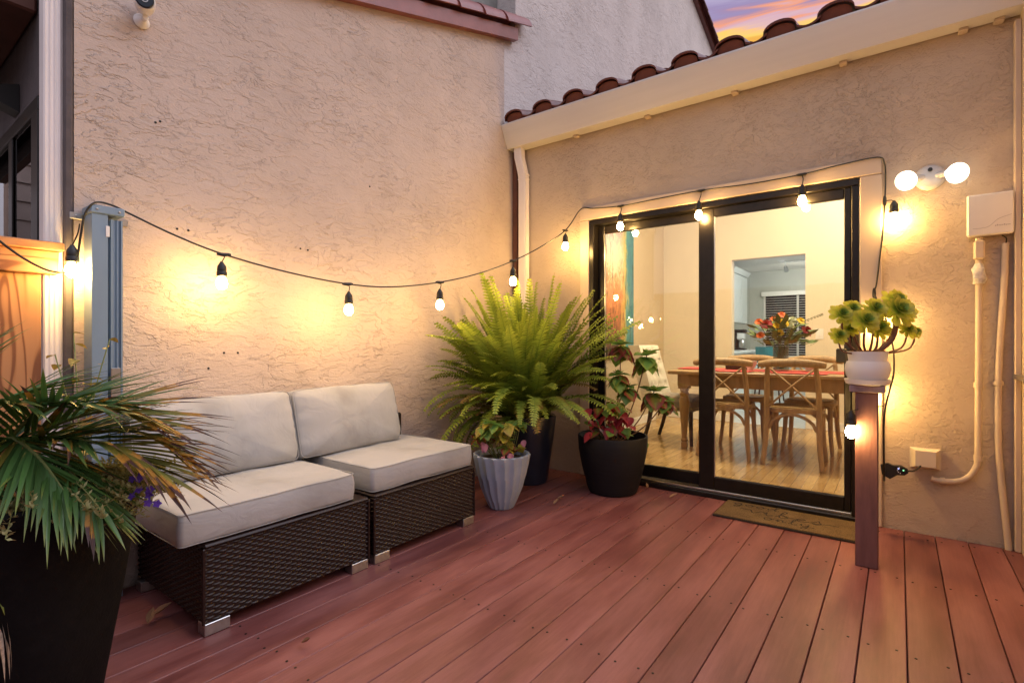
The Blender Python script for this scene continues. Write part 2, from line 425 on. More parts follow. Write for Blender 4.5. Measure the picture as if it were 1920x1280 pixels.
def emission(name, c, s):
    m, n, l, p = new_mat(name)
    n.remove(p)
    e = n.new('ShaderNodeEmission'); e.inputs[0].default_value = (*c, 1); e.inputs[1].default_value = s
    l.new(e.outputs[0], n['Material Output'].inputs['Surface'])
    M[name] = m
emission('bulb_glow', (1.0, 0.59, 0.18), BULB)
emission('flood_glow', (1.0, 0.86, 0.66), 2.6)
emission('room_lamp', (1.0, 0.84, 0.58), 135.0)
emission('kitchen_fill', (0.95, 1.0, 0.95), 95.0)
emission('track_glow', (1.0, 0.93, 0.78), 260.0)
emission('led_blue', (0.3, 0.4, 1.0), 1.5)
emission('led_green', (0.3, 1.0, 0.4), 1.0)

def mat_painting():
    m, n, l, p = new_mat('abstract_paint')
    tc = n.new('ShaderNodeTexCoord'); sp = n.new('ShaderNodeSeparateXYZ')
    l.new(tc.outputs['Object'], sp.inputs[0])
    w = tex_noise(n, l, 3.5, 6, (1, 1, .6), (0, 0, 0), .65, 1.4)
    yn = math_node(n, l, 'MULTIPLY_ADD', sp.outputs['Y'], 1.11); yn.node.inputs[2].default_value = 0.30
    ym = math_node(n, l, 'MULTIPLY_ADD', w, 0.42); l.new(yn, ym.node.inputs[2])
    across = ramp(n, l, ym, [(0.62, (0.70, 0.42, 0.10)), (0.74, (0.55, 0.45, 0.10)), (0.82, (0.06, 0.26, 0.27)), (0.95, (0.03, 0.17, 0.24)), (1.0, (0.04, 0.22, 0.24))])
    zn = math_node(n, l, 'MULTIPLY_ADD', sp.outputs['Z'], 0.62); zn.node.inputs[2].default_value = 0.30
    w2 = tex_noise(n, l, 8, 9, (1, 1.6, .7), (R(20), 0, 0), .72, 2.2)
    zm0 = math_node(n, l, 'MULTIPLY_ADD', w, 0.30); l.new(zn, zm0.node.inputs[2])
    zm = math_node(n, l, 'MULTIPLY_ADD', w2, 0.75); l.new(math_node(n, l, 'SUBTRACT', zm0, 0.32), zm.node.inputs[2])
    up = ramp(n, l, zm, [(0.10, (0.06, 0.03, 0.02)), (0.24, (0.30, 0.11, 0.05)), (0.42, (0.62, 0.20, 0.08)), (0.55, (0.66, 0.34, 0.14)), (0.66, (0.80, 0.70, 0.45)), (0.80, (0.72, 0.60, 0.48)), (0.92, (0.40, 0.28, 0.30))])
    side = ramp(n, l, ym, [(0.60, (0, 0, 0)), (0.76, (1, 1, 1))])
    mx = n.new('ShaderNodeMixRGB'); l.new(side, mx.inputs[0]); l.new(up, mx.inputs[1]); l.new(across, mx.inputs[2])
    sc = tex_noise(n, l, 8, 3, (1, 5, .5), (R(28), 0, 0), .6, .8)
    dk = ramp(n, l, sc, [(0.36, (0.10, 0.06, 0.05)), (0.43, (1, 1, 1))])
    mm = n.new('ShaderNodeMixRGB'); mm.blend_type = 'MULTIPLY'; mm.inputs[0].default_value = .8
    l.new(mx.outputs[0], mm.inputs[1]); l.new(dk, mm.inputs[2])
    l.new(mm.outputs[0], p.inputs['Base Color']); p.inputs['Roughness'].default_value = .55
    M['painting'] = m
mat_painting()

# ------------------------------------------------------------------ mesh helpers
class MB:
    def __init__(s): s.v = []; s.f = []; s.uv = {}
    def add(s, verts, faces):
        o = len(s.v); s.v += [tuple(p) for p in verts]; s.f += [tuple(i + o for i in f) for f in faces]
        return s
    def box(s, x0, y0, z0, x1, y1, z1, b=0.0, mat=None):
        cx, cy_, cz = (x0 + x1) / 2, (y0 + y1) / 2, (z0 + z1) / 2
        hx, hy, hz = abs(x1 - x0) / 2, abs(y1 - y0) / 2, abs(z1 - z0) / 2
        vs_, fs = [], []
        if b <= 0:
            for sx in (-1, 1):
                for sy in (-1, 1):
                    for sz in (-1, 1): vs_.append(Vector((sx * hx, sy * hy, sz * hz)))
            fs = [(0, 1, 3, 2), (4, 6, 7, 5), (0, 4, 5, 1), (2, 3, 7, 6), (0, 2, 6, 4), (1, 5, 7, 3)]
        else:
            b = min(b, hx * .9, hy * .9, hz * .9)
            idx = {}
            for sx in (-1, 1):
                for sy in (-1, 1):
                    for sz in (-1, 1):
                        for k, p in enumerate(((sx * hx, sy * (hy - b), sz * (hz - b)), (sx * (hx - b), sy * hy, sz * (hz - b)), (sx * (hx - b), sy * (hy - b), sz * hz))):
                            idx[(sx, sy, sz, k)] = len(vs_); vs_.append(Vector(p))
            for k in range(3):
                a, c = [(1, 2), (0, 2), (0, 1)][k]
                for sg in (-1, 1):
                    q = []
                    for (p, r_) in ((-1, -1), (1, -1), (1, 1), (-1, 1)):
                        sgn = [0, 0, 0]; sgn[k] = sg; sgn[a] = p; sgn[c] = r_
                        q.append(idx[(*sgn, k)])
                    fs.append(tuple(q))
            for k in range(3):      # edges along axis k
                a, c = [(1, 2), (0, 2), (0, 1)][k]
                for p in (-1, 1):
                    for r_ in (-1, 1):
                        s1 = [0, 0, 0]; s1[a] = p; s1[c] = r_; s2 = list(s1); s1[k] = -1; s2[k] = 1
                        fs.append((idx[(*s1, a)], idx[(*s2, a)], idx[(*s2, c)], idx[(*s1, c)]))
            for sx in (-1, 1):
                for sy in (-1, 1):
                    for sz in (-1, 1): fs.append(tuple(idx[(sx, sy, sz, k)] for k in range(3)))
        if mat is not None: vs_ = [mat @ v for v in vs_]
        return s.add([v + Vector((cx, cy_, cz)) for v in vs_], fs)
    def tube(s, pts, r, n=8, caps=True, flat=1.0):
        pts = [Vector(p) for p in pts]
        rr = r if isinstance(r, (list, tuple)) else [r] * len(pts)
        vs_, fs = [], []
        prev = None
        for i, p in enumerate(pts):
            t = (pts[min(i + 1, len(pts) - 1)] - pts[max(i - 1, 0)])
            if t.length < 1e-9: t = Vector((0, 0, 1))
            t.normalize()
            if prev is None:
                u = t.cross(Vector((0, 0, 1)))
                if u.length < 0.05: u = t.cross(Vector((1, 0, 0)))
            else:
                u = prev - t * prev.dot(t)
                if u.length < 1e-4: u = t.orthogonal()
            u.normalize(); prev = u; w = t.cross(u)
            for k in range(n):
                a = 2 * math.pi * k / n
                vs_.append(p + (u * math.cos(a) + w * math.sin(a) * flat) * rr[i])
        for i in range(len(pts) - 1):
            for k in range(n):
                k2 = (k + 1) % n
                fs.append((i * n + k, i * n + k2, (i + 1) * n + k2, (i + 1) * n + k))
        if caps:
            fs.append(tuple(range(n))); fs.append(tuple((len(pts) - 1) * n + k for k in range(n)))
        return s.add(vs_, fs)
    def lathe(s, prof, n=24, c=(0, 0, 0), shape=None, mat=None):
        """prof: (radius, z) from bottom to top; closes poles where radius is 0"""
        vs_, fs, rings = [], [], []
        for r, z in prof:
            if r <= 1e-6:
                rings.append([len(vs_)]); vs_.append(Vector((0, 0, z)))
            else:
                ring = []
                for k in range(n):
                    a = 2 * math.pi * k / n
                    q = r * (shape(a, z) if shape else 1)
                    ring.append(len(vs_)); vs_.append(Vector((q * math.cos(a), q * math.sin(a), z)))
                rings.append(ring)
        for A, B in zip(rings, rings[1:]):
            if len(A) == 1 and len(B) == 1: continue
            for k in range(n):
                k2 = (k + 1) % n
                if len(A) == 1: fs.append((A[0], B[k], B[k2]))
                elif len(B) == 1: fs.append((A[k], A[k2], B[0]))
                else: fs.append((A[k], A[k2], B[k2], B[k]))
        if mat is not None: vs_ = [mat @ v for v in vs_]
        return s.add([v + Vector(c) for v in vs_], fs)
    def prism(s, poly, a0, a1, axis):
        """poly in the two other axes (in x,y,z order), extruded along axis from a0 to a1"""
        n = len(poly); vs_ = []
        for a in (a0, a1):
            for p, q in poly:
                vs_.append({'x': (a, p, q), 'y': (p, a, q), 'z': (p, q, a)}[axis])
        fs = [tuple(range(n)), tuple(range(2 * n - 1, n - 1, -1))]
        for k in range(n): fs.append((k, (k + 1) % n, n + (k + 1) % n, n + k))
        return s.add(vs_, fs)
    def grid(s, fn, nu, nv):
        vs_ = [fn(i / nu, j / nv) for j in range(nv + 1) for i in range(nu + 1)]
        fs = [(j * (nu + 1) + i, j * (nu + 1) + i + 1, (j + 1) * (nu + 1) + i + 1, (j + 1) * (nu + 1) + i) for j in range(nv) for i in range(nu)]
        return s.add(vs_, fs)
    def mesh(s, name, mat, angle=35, recalc=True, uvs=None):
        me = bpy.data.meshes.new(name)
        me.from_pydata(s.v, [], s.f)
        if recalc:
            bm = bmesh.new(); bm.from_mesh(me)
            bmesh.ops.recalc_face_normals(bm, faces=bm.faces)
            bm.to_mesh(me); bm.free()
        if uvs:
            ul = me.uv_layers.new(name='UVMap')
            for lp in me.loops: ul.data[lp.index].uv = uvs[lp.vertex_index]
        for p in me.polygons: p.use_smooth = True
        me.set_sharp_from_angle(angle=R(angle))
        me.materials.append(M[mat] if isinstance(mat, str) else mat)
        me.update()
        return me
    def build(s, name, mat, parent=None, angle=35, recalc=True, uvs=None, loc=None):
        return link(name, s.mesh(name, mat, angle, recalc, uvs), parent, loc)
def link(name, data, parent=None, loc=None, rot=None, sc=None):
    o = bpy.data.objects.new(name, data); col.objects.link(o)
    if parent is not None: o.parent = parent
    if loc is not None: o.location = loc
    if rot is not None: o.rotation_euler = rot
    if sc is not None: o.scale = sc
    return o
def tag(o, label=None, cat=None, group=None, kind=None):
    if label: o['label'] = label
    if cat: o['category'] = cat
    if group: o['group'] = group
    if kind: o['kind'] = kind
    return o
def thing(name, label, cat, loc=(0, 0, 0), rz=0.0, group=None):
    o = link(name, None, None, loc, (0, 0, rz)); o.empty_display_size = 0.1
    return tag(o, label, cat, group)
def copy_tree(o, parent=None):
    c = o.copy(); col.objects.link(c)
    if parent is not None: c.parent = parent
    for ch in list(o.children): copy_tree(ch, c)
    return c
def spline(pts, n=8):
    """Catmull-Rom through the points"""
    P = [Vector(p) for p in pts]; out = []
    for i in range(len(P) - 1):
        a = P[max(i - 1, 0)]; b = P[i]; c = P[i + 1]; d = P[min(i + 2, len(P) - 1)]
        for k in range(n):
            t = k / n
            out.append(0.5 * ((2 * b) + (c - a) * t + (2 * a - 5 * b + 4 * c - d) * t * t + (3 * b - a - 3 * c + d) * t ** 3))
    out.append(P[-1]); return out
def basis(d, up=Vector((0, 0, 1)), roll=0.0):
    """rotation whose local x points along d, local z as near up as possible"""
    x = Vector(d).normalized(); y = up.cross(x)
    if y.length < 1e-3: y = Vector((0, 1, 0)).cross(x)
    y.normalize(); z = x.cross(y)
    m = Matrix((x, y, z)).transposed()
    return (m @ Matrix.Rotation(roll, 3, 'X')).to_4x4()

# ================================================================== setting
tag(MB().box(-60, -60, -0.75, 60, 60, -0.70).build('ground', 'ground_dirt'), kind='structure')

# ---- deck: dark joist bed with one object per composite board
deck = MB().box(0.02, -5.4, -0.70, 4.4, -0.004, -0.034).build('deck', 'deck_under')
tag(deck, kind='structure')
PITCH = 0.1357
board_mesh = MB().box(0.0015, -5.4, -0.026, PITCH - 0.0022, -0.006, 0.0, 0.0022).mesh('deck_board', 'deck')
for k in range(32):
    o = link('deck_board', board_mesh, deck, (0.0336 + PITCH * k, random.uniform(-.004, 0), random.uniform(-.0006, .0006)))
sm = MB()
for yr in (-0.10, -0.763, -1.456, -2.08, -2.75, -3.4):
    for k in range(27):
        for dx in (0.026, 0.106):
            x = 0.0336 + PITCH * k + dx + random.uniform(-.006, .006); y = yr + random.uniform(-.012, .012)
            sm.lathe([(0.0045, 0.0), (0.0042, 0.0012), (0.0, 0.0014)], 8, (x, y, 0.0008))
tag(sm.build('screw_heads', 'screw', deck), kind='stuff')

# ---- two-storey house whose long stucco side closes the patio on the left
house = thing('house', 'tall pinkish stucco house wall behind the sofa with red tile trim', 'house', (0, 0, 0))
wallpoly = [(-3.06, -0.7), (0.0, -0.7), (0.0, 2.95), (-0.16, 2.95), (-0.16, 3.70), (-3.06, 2.76)]
upperpoly = [(0.002, -0.7), (6.45, -0.7), (6.45, 6.28), (3.4, 7.25), (0.02, 7.25), (0.02, 3.77), (-0.158, 3.70), (-0.158, 2.952), (0.002, 2.952)]
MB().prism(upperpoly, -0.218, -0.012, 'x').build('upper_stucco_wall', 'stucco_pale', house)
MB().prism(wallpoly, -0.22, 0.0, 'x').build('stucco_wall', 'stucco_house', house)
# the house front beyond the corner, facing the camera at a glancing angle
MB().prism([(-4.5, -0.7), (-0.225, -0.7), (-0.225, 2.9), (-4.5, 2.9)], -3.055, -2.9, 'y').build('front_wall', 'stucco_shaded', house)
MB().box(-0.03, -3.092, -0.69, 0.004, -3.063, 2.85, .006).build('corner_shade_strip', 'stucco_shaded', house)  # shade between downspout and wall end, built as a dark strip
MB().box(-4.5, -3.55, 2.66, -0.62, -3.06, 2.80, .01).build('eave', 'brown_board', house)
MB().box(-4.5, -3.40, 2.52, -0.9, -3.33, 2.655, .01).build('eave_beam', 'stucco_shaded', house)
win = thing('window', None, None); win.parent = house
win.empty_display_size = .05
wf = MB()
x0, x1, z0, z1 = -2.4, -0.53, 1.15, 2.235
for (a, b, c, d) in ((x0, z1 - .07, x1, z1), (x0, z0, x1, z0 + .06), (x0, z0 + .062, x0 + .06, z1 - .072), (x1 - .13, z0 + .062, x1, z1 - .072)):
    wf.box(a, -3.076, b, c, -3.057, d, .004)
wf.build('frame', 'black_frame', win)
MB().box(-1.19, -3.074, z0 + .062, -1.10, -3.0645, z1 - .072, .003).build('mullion', 'black_frame', win)
MB().box(x0 + .061, -3.064, z0 + .061, x1 - .076, -3.060, z1 - .071).build('pane', 'glass', win)
for k in range(9):  # slats stand in for the clapboard reflection in the pane
    MB().box(x0 + .07, -3.0595, z0 + .07 + k * .105, x1 - .08, -3.0565, z0 + .07 + k * .105 + .10, .001).build('window_slat', 'siding', win)
nb_ = thing('neighbour_house', 'beige clapboard wall of the next house, mirrored in the side window', 'house', (-4.6, -5.6, 0))
MB().box(-.4, -4.0, -.7, -.03, 2.0, 4.6).build('wall', 'siding', nb_)
cbm = MB().prism([(-.029, -.001), (.004, -.001), (-.012, .19), (-.029, .19)], -4.0, 2.0, 'y').mesh('siding_board', 'siding')
for k in range(26): link('siding_board', cbm, nb_, (0, 0, -.6 + .196 * k))
# downspout at the corner
ds = MB()
prof = []
for i in range(13):
    y = -3.152 + .062 * i / 12
    prof.append((-0.02 + (.0045 if i % 3 == 1 else 0.0), y))
poly = prof + [(-0.085, -3.09), (-0.085, -3.152)]
ds.prism(poly, -0.6, 2.9, 'z')
ds.build('downspout', 'downspout_white', house, angle=20)
# sloping tile-capped ledge at the top of the wall
rk = Vector((0, 1, 0.322)).normalized()
def along(y): return Vector((0, y, 3.79 + 0.322 * y))
led = MB()
A, B = along(-3.0), along(-0.03)
led.add([(0.001, A.y, A.z - .07), (0.055, A.y, A.z - .07), (0.055, A.y, A.z + .035), (0.001, A.y, A.z + .035),
         (0.001, B.y, B.z - .07), (0.055, B.y, B.z - .07), (0.055, B.y, B.z + .035), (0.001, B.y, B.z + .035)],
        [(0, 1, 2, 3), (4, 5, 6, 7), (0, 1, 5, 4), (1, 2, 6, 5), (2, 3, 7, 6), (3, 0, 4, 7)])
ledge = led.build('ledge_board', 'painted_clay', house)
def barrel(r0, r1, L, th, n=12, a0=0.0, a1=math.pi):
    m = MB()
    vs_, fs = [], []
    for s in (0, 1):
        r = r0 + (r1 - r0) * s
        for rad in (r, r - th):
            for k in range(n + 1):
                a = a0 + (a1 - a0) * k / n
                vs_.append((L * s, rad * math.cos(a), rad * math.sin(a)))
    N = n + 1
    for k in range(n):
        fs += [(k, k + 1, 2 * N + k + 1, 2 * N + k), (N + k, N + k + 1, 3 * N + k + 1, 3 * N + k), (k, k + 1, N + k + 1, N + k), (2 * N + k, 2 * N + k + 1, 3 * N + k + 1, 3 * N + k)]
    for k in (0, n): fs.append((k, N + k, 3 * N + k, 2 * N + k))
    return m.add(vs_, fs)
cop = barrel(0.120, 0.098, 0.40, 0.016).mesh('coping_tile', 'painted_clay')
for i in range(9):
    y = 0.09 - 0.295 * (i + 1) - .02
    c = along(y) + Vector((-0.015, 0, 0.050))
    o = link('coping_tile', cop, ledge)
    o.matrix_local = Matrix.Translation(c) @ basis(rk + Vector((0, 0, .05)))
MB().box(-1.6, -3.0, 2.6, -0.2215, 0.06, 6.5).build('upper_wall', 'grey_felt', house)
HOLES = [(-2.68, 1.601), (-2.632, 1.602), (-2.054, 1.598), (-2.008, 1.596), (-2.469, 1.013), (-2.401, 1.012), (-2.542, 0.938), (-1.574, 2.066), (-2.75, 2.084), (-2.768, 2.073)]
hole = MB().lathe([(0, 0), (.0055, 0), (.0045, .003), (0, .0035)], 8, mat=Matrix.Rotation(R(90), 3, 'Y')).mesh('anchor_hole', 'rubber')
for y, z in HOLES: link('anchor_hole', hole, house, (0.0012, y, z))
# rake edge of the upper roof, far right
rk2 = Vector((0, 3.05, -0.97)).normalized()
up0 = Vector((0.0, 3.2, 7.30))
rb = MB()
for dz0, dz1, xo in ((0.0, 0.10, .05),):
    a, b = up0, up0 + rk2 * 3.75
    rb.add([(-.3, a.y, a.z + dz0), (xo, a.y, a.z + dz0), (xo, a.y, a.z + dz1), (-.3, a.y, a.z + dz1), (-.3, b.y, b.z + dz0), (xo, b.y, b.z + dz0), (xo, b.y, b.z + dz1), (-.3, b.y, b.z + dz1)],
           [(0, 1, 2, 3), (4, 5, 6, 7), (0, 1, 5, 4), (1, 2, 6, 5), (2, 3, 7, 6), (3, 0, 4, 7)])
rake = rb.build('roof_rake', 'clay_tile', house)
rt = barrel(0.11, 0.09, 0.42, 0.015).mesh('rake_tile', 'clay_tile')
for i in range(12):
    o = link('rake_tile', rt, rake)
    o.matrix_local = Matrix.Translation(up0 + rk2 * (3.78 - .31 * i) + Vector((0.03, 0, .06))) @ basis(-rk2 + Vector((0, 0, .06)))

# ---- single-storey wing with the sliding door
wing = thing('dining_wing', 'beige stucco dining wing with sliding glass door, gutter and tiled eave', 'house', (0, 0, 0))
wp = [(0.002, -0.7), (0.735, -0.7), (0.735, 2.045), (2.56, 2.045), (2.56, -0.7), (5.0, -0.7), (5.0, 2.93), (0.002, 2.93)]
MB().prism(wp, 0.0, 0.14, 'y').build('stucco_wall', 'stucco_wing', wing)
# perpendicular return at the right edge
MB().box(3.222, -1.6, -0.03, 3.34, -0.003, 2.9, .004).build('return_wall', 'paint_trim', wing)
MB().box(3.196, -0.055, 0.004, 3.2205, -0.0035, 2.70, .003).build('corner_board', 'paint_trim', wing)
# roof deck, rafter tails, gutter
SL = R(17)
rd = MB()
y0, y1 = -0.10, 4.6
za, zb = 2.925, 2.925 + (y1 - y0) * math.tan(SL)
rd.add([(0.003, y0, za), (5.2, y0, za), (5.2, y0, za + .03), (0.003, y0, za + .03), (0.003, y1, zb), (5.2, y1, zb), (5.2, y1, zb + .03), (0.003, y1, zb + .03)],
       [(0, 1, 2, 3), (4, 5, 6, 7), (0, 1, 5, 4), (1, 2, 6, 5), (2, 3, 7, 6), (3, 0, 4, 7)])
roof = rd.build('roof', 'brown_board', wing)
def stile(hump=0.092, pitch=0.2875, L=0.42, th=0.013, n=20):
    """S profile roof tile: hump then shallow pan, running up the slope (local +y)"""
    prof = []
    hw = hump * 2
    for k in range(n + 1):
        t = k / n
        if t < .6:
            a = math.pi * (1 - t / .6)
            prof.append((hump + hump * math.cos(a), hump * 0.66 * math.sin(a) ** .8))
        else:
            q = (t - .6) / .4
            prof.append((hw + q * (pitch + .02 - hw), -.022 * math.sin(math.pi * q) + .012 * q))
    m = MB(); N = len(prof); vs_, fs = [], []
    for yy in (0, L):
        for o in (0, th):
            for x, z in prof: vs_.append((x, yy, z + o))
    for k in range(N - 1):
        fs += [(k, k + 1, 2 * N + k + 1, 2 * N + k), (N + k, N + k + 1, 3 * N + k + 1, 3 * N + k), (k, k + 1, N + k + 1, N + k), (2 * N + k, 2 * N + k + 1, 3 * N + k + 1, 3 * N + k)]
    for k in (0, N - 1): fs.append((k, N + k, 3 * N + k, 2 * N + k))
    return m.add(vs_, fs)
tile = stile().mesh('roof_tile', 'clay_tile')
stopm = MB()
pts = [(0.012, -.03)] + [(0.092 + 0.080 * math.cos(math.pi - math.pi * k / 12), 0.050 * math.sin(math.pi * k / 12) ** .8) for k in range(13)] + [(0.172, -.03)]
stop = stopm.prism(pts, 0.02, 0.05, 'y').mesh('bird_stop', 'clay_edge')
rslope = Matrix.Rotation(SL, 4, 'X')
for c in range(2):
    for i in range(15):
        p = Vector((0.125 + 0.2875 * i - .082, -0.205 + c * .36 * math.cos(SL), 2.940 + c * (.36 * math.sin(SL)) + c * .012 + random.uniform(-.002, .003)))
        o = link('roof_tile', tile, roof); o.matrix_local = Matrix.Translation(p) @ rslope @ Matrix.Rotation(random.uniform(-.012, .012), 4, 'Z')
        if c == 0:
            o = link('bird_stop', stop, roof); o.matrix_local = Matrix.Translation(p) @ rslope
gut = [(-0.205, 2.912), (-0.200, 2.925), (-0.192, 2.912), (-0.188, 2.895), (-0.118, 2.748), (-0.018, 2.748), (-0.018, 2.915), (-0.010, 2.915), (-0.010, 2.738), (-0.122, 2.738), (-0.2, 2.895)]
g = MB().prism(gut, 0.004, 4.9, 'x').build('gutter', 'paint_gutter', wing, angle=25)
MB().prism([(-0.198, 2.90), (-0.119, 2.745), (-0.012, 2.745), (-0.012, 2.905)], 0.0035, 0.010, 'x').build('end_cap', 'paint_gutter', g)
for x in (0.62, 1.22, 1.83, 2.44, 2.98, 3.12):
    MB().box(x, -0.05, 2.72, x + .04, -0.001, 2.737, .003).build('rafter_tail', 'paint_trim', wing)
# downspout in the corner, with its kink below the gutter
dsp = MB()
def ribbed(cx, cyy, z, w, d):
    pts = []
    for i in range(10):
        pts.append((cx - w / 2 + w * i / 9, cyy - d / 2 - (.003 if i % 3 == 1 else 0), z))
    pts += [(cx + w / 2, cyy + d / 2, z), (cx - w / 2, cyy + d / 2, z)]
    return pts
levels = [(0.095, -.070, 2.738), (0.100, -.070, 2.66), (0.128, -.052, 2.50), (0.130, -.050, 2.44), (0.130, -.050, 0.02)]
allv = []
for lv in levels: allv += ribbed(*lv, 0.075, 0.055)
fs = []
for i in range(len(levels) - 1):
    for k in range(12): fs.append((i * 12 + k, i * 12 + (k + 1) % 12, (i + 1) * 12 + (k + 1) % 12, (i + 1) * 12 + k))
fs += [tuple(range(12)), tuple(range((len(levels) - 1) * 12, len(levels) * 12))]
d = dsp.add(allv, fs).build('downspout', 'downspout_white', wing, angle=20)
b = MB()
for z in (2.505, 2.47):
    b.box(0.088, -.083, z - .004, 0.171, -.019, z + .004, .002)
b.build('joint_bands', 'downspout_white', d)
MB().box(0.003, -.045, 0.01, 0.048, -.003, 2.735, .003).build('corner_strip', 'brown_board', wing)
# casing round the door
cs = thing('door_casing', None, None); cs.parent = wing
MB().box(0.672, -.034, 0.003, 0.752, -.001, 2.034, .005).build('casing_board', 'paint_trim', cs)
MB().box(2.541, -.034, 0.003, 2.648, -.001, 2.034, .005).build('casing_board', 'paint_trim', cs)
MB().box(0.672, -.036, 2.036, 2.648, -.001, 2.135, .005).build('casing_board', 'paint_trim', cs)

# sliding door
door = thing('sliding_door', None, None); door.parent = wing
fr = MB()
X0, X1, ZT = 0.755, 2.538, 2.031
fr.box(X0, -.030, 0.036, X0 + .038, .105, ZT - .042, .004)
fr.box(X1 - .038, -.030, 0.036, X1, .105, ZT - .042, .004)
fr.box(X0, -.032, ZT - .041, X1, .105, ZT, .004)
fr.box(X0, -.050, 0.001, X1, .120, 0.035, .004)
fr.build('door_frame', 'black_frame', door)
rails = MB()
for zz in (0.037, ):
    rails.box(X0 + .04, -.022, zz, X1 - .04, -.012, zz + .014, .002)
rails.build('track_rail', 'steel', door)
def panel(xa, xb, yc, sl, sr, name):
    m = MB()
    zb_, zt_ = 0.052, 1.988
    m.box(xa, yc - .019, zb_, xa + sl, yc + .019, zt_, .004)
    m.box(xb - sr, yc - .019, zb_, xb, yc + .019, zt_, .004)
    m.box(xa + sl, yc - .018, zb_, xb - sr, yc + .018, 0.138, .004)
    m.box(xa + sl, yc - .018, 1.928, xb - sr, yc + .018, zt_, .004)
    f = m.build(name, 'black_frame', door)
    MB().box(xa + sl - .004, yc - .003, 0.135, xb - sr + .004, yc + .003, 1.931).build('pane', 'glass', door)
    bead = MB()
    bead.box(xa + sl + .0005, yc - .0175, .1385, xa + sl + .006, yc - .004, 1.9275)
    bead.build('glazing_bead', 'steel', door)
panel(0.794, 1.668, 0.066, 0.055, 0.062, 'fixed_panel')
panel(1.604, 2.498, 0.012, 0.104, 0.036, 'sliding_panel')
h = MB()
h.box(2.425, -.058, 0.945, 2.478, -.012, 1.028, .006)
h.box(2.462, -.012, 0.952, 2.496, -.0075, 1.10, .002)
h.build('door_latch', 'black_plastic', door)

# ---- rooms behind the glass
def st(o): return tag(o, kind='structure')
FZ = 0.05
st(MB().box(0.17, 0.145, 0.0, 4.4, 3.2, FZ).build('dining_floor', 'laminate'))
st(MB().prism([(0.145, 0.0), (2.86, 0.0), (2.86, 3.50), (0.145, 2.69)], 0.10, 0.168, 'x').build('dining_wall_left', 'interior_wall_tan'))
st(MB().box(0.02, 2.861, 0.0, 0.155, 3.196, 3.52).build('dining_wall_nook', 'interior_wall_tan'))
st(MB().prism([(0.02, 0.0), (1.035, 0.0), (1.035, 2.098), (1.853, 2.098), (1.853, 0.0), (4.4, 0.0), (4.4, 3.66), (0.02, 3.66)], 3.2, 3.33, 'y').build('dining_wall_back', 'interior_wall'))
st(MB().prism([(0.145, 0.0), (3.33, 0.0), (3.33, 3.6), (0.145, 2.69)], 4.4, 4.5, 'x').build('dining_wall_right', 'interior_wall'))
c_ = MB()
c_.add([(0.1, .143, 2.70), (4.5, .143, 2.70), (4.5, 3.2, 3.62), (0.1, 3.2, 3.62), (0.1, .143, 2.75), (4.5, .143, 2.75), (4.5, 3.2, 3.67), (0.1, 3.2, 3.67)],
       [(0, 1, 2, 3), (4, 5, 6, 7), (0, 1, 5, 4), (1, 2, 6, 5), (2, 3, 7, 6), (3, 0, 4, 7)])
st(c_.build('dining_ceiling', 'white_paint'))
base = MB().box(0.1685, 0.146, FZ + .001, 0.182, 2.859, FZ + .10, .003).build('baseboard', 'white_paint', bpy.data.objects['dining_wall_left'])
for a, b in ((0.156, 1.03), (1.858, 4.39)):
    MB().box(a, 3.186, FZ + .001, b, 3.1995, FZ + .10, .003).build('baseboard', 'white_paint', bpy.data.objects['dining_wall_back'])
# kitchen
st(MB().box(0.03, 3.2005, 0.0, 3.2, 8.4, FZ - .002).build('kitchen_floor', 'kitchen_tile'))
st(MB().box(0.03, 3.331, 0.0, 0.15, 8.4, 2.6).build('kitchen_wall_left', 'kitchen_wall'))
kwb = st(MB().box(0.15, 8.3, 0.0, 3.2, 8.42, 2.6).build('kitchen_wall_back', 'kitchen_wall'))
st(MB().box(3.2, 3.331, 0.0, 3.3, 8.42, 2.6).build('kitchen_wall_right', 'kitchen_wall'))
st(MB().box(0.03, 3.331, 2.56, 3.3, 8.42, 2.62).build('kitchen_ceiling', 'white_paint'))

# flush ceiling lamp of the dining room (above the view) and an added, unseen fill lamp for the kitchen
def ceiling_lamp(loc, r, mat, label):
    t = thing('ceiling_lamp', label, 'ceiling lamp', loc)
    MB().lathe([(0, .08), (r * 1.08, .08), (r * 1.08, 0), (r, -.012), (0, -.012)], 28).build('base', 'white_paint', t)
    MB().lathe([(0, -.10), (r * .45, -.092), (r * .8, -.06), (r * .97, -.014), (0, -.0135)], 28).build('lamp_shade', mat, t)
ceiling_lamp((1.25, 1.1, 2.93), 0.17, 'room_lamp', 'round flush ceiling lamp of the dining room, nearer the glass door')
ceiling_lamp((2.6, 2.3, 3.29), 0.17, 'room_lamp', 'round flush ceiling lamp of the dining room, nearer the kitchen wall')
ceiling_lamp((1.9, 5.2, 2.48), 0.18, 'kitchen_fill', 'round flush fill lamp added over the kitchen floor')

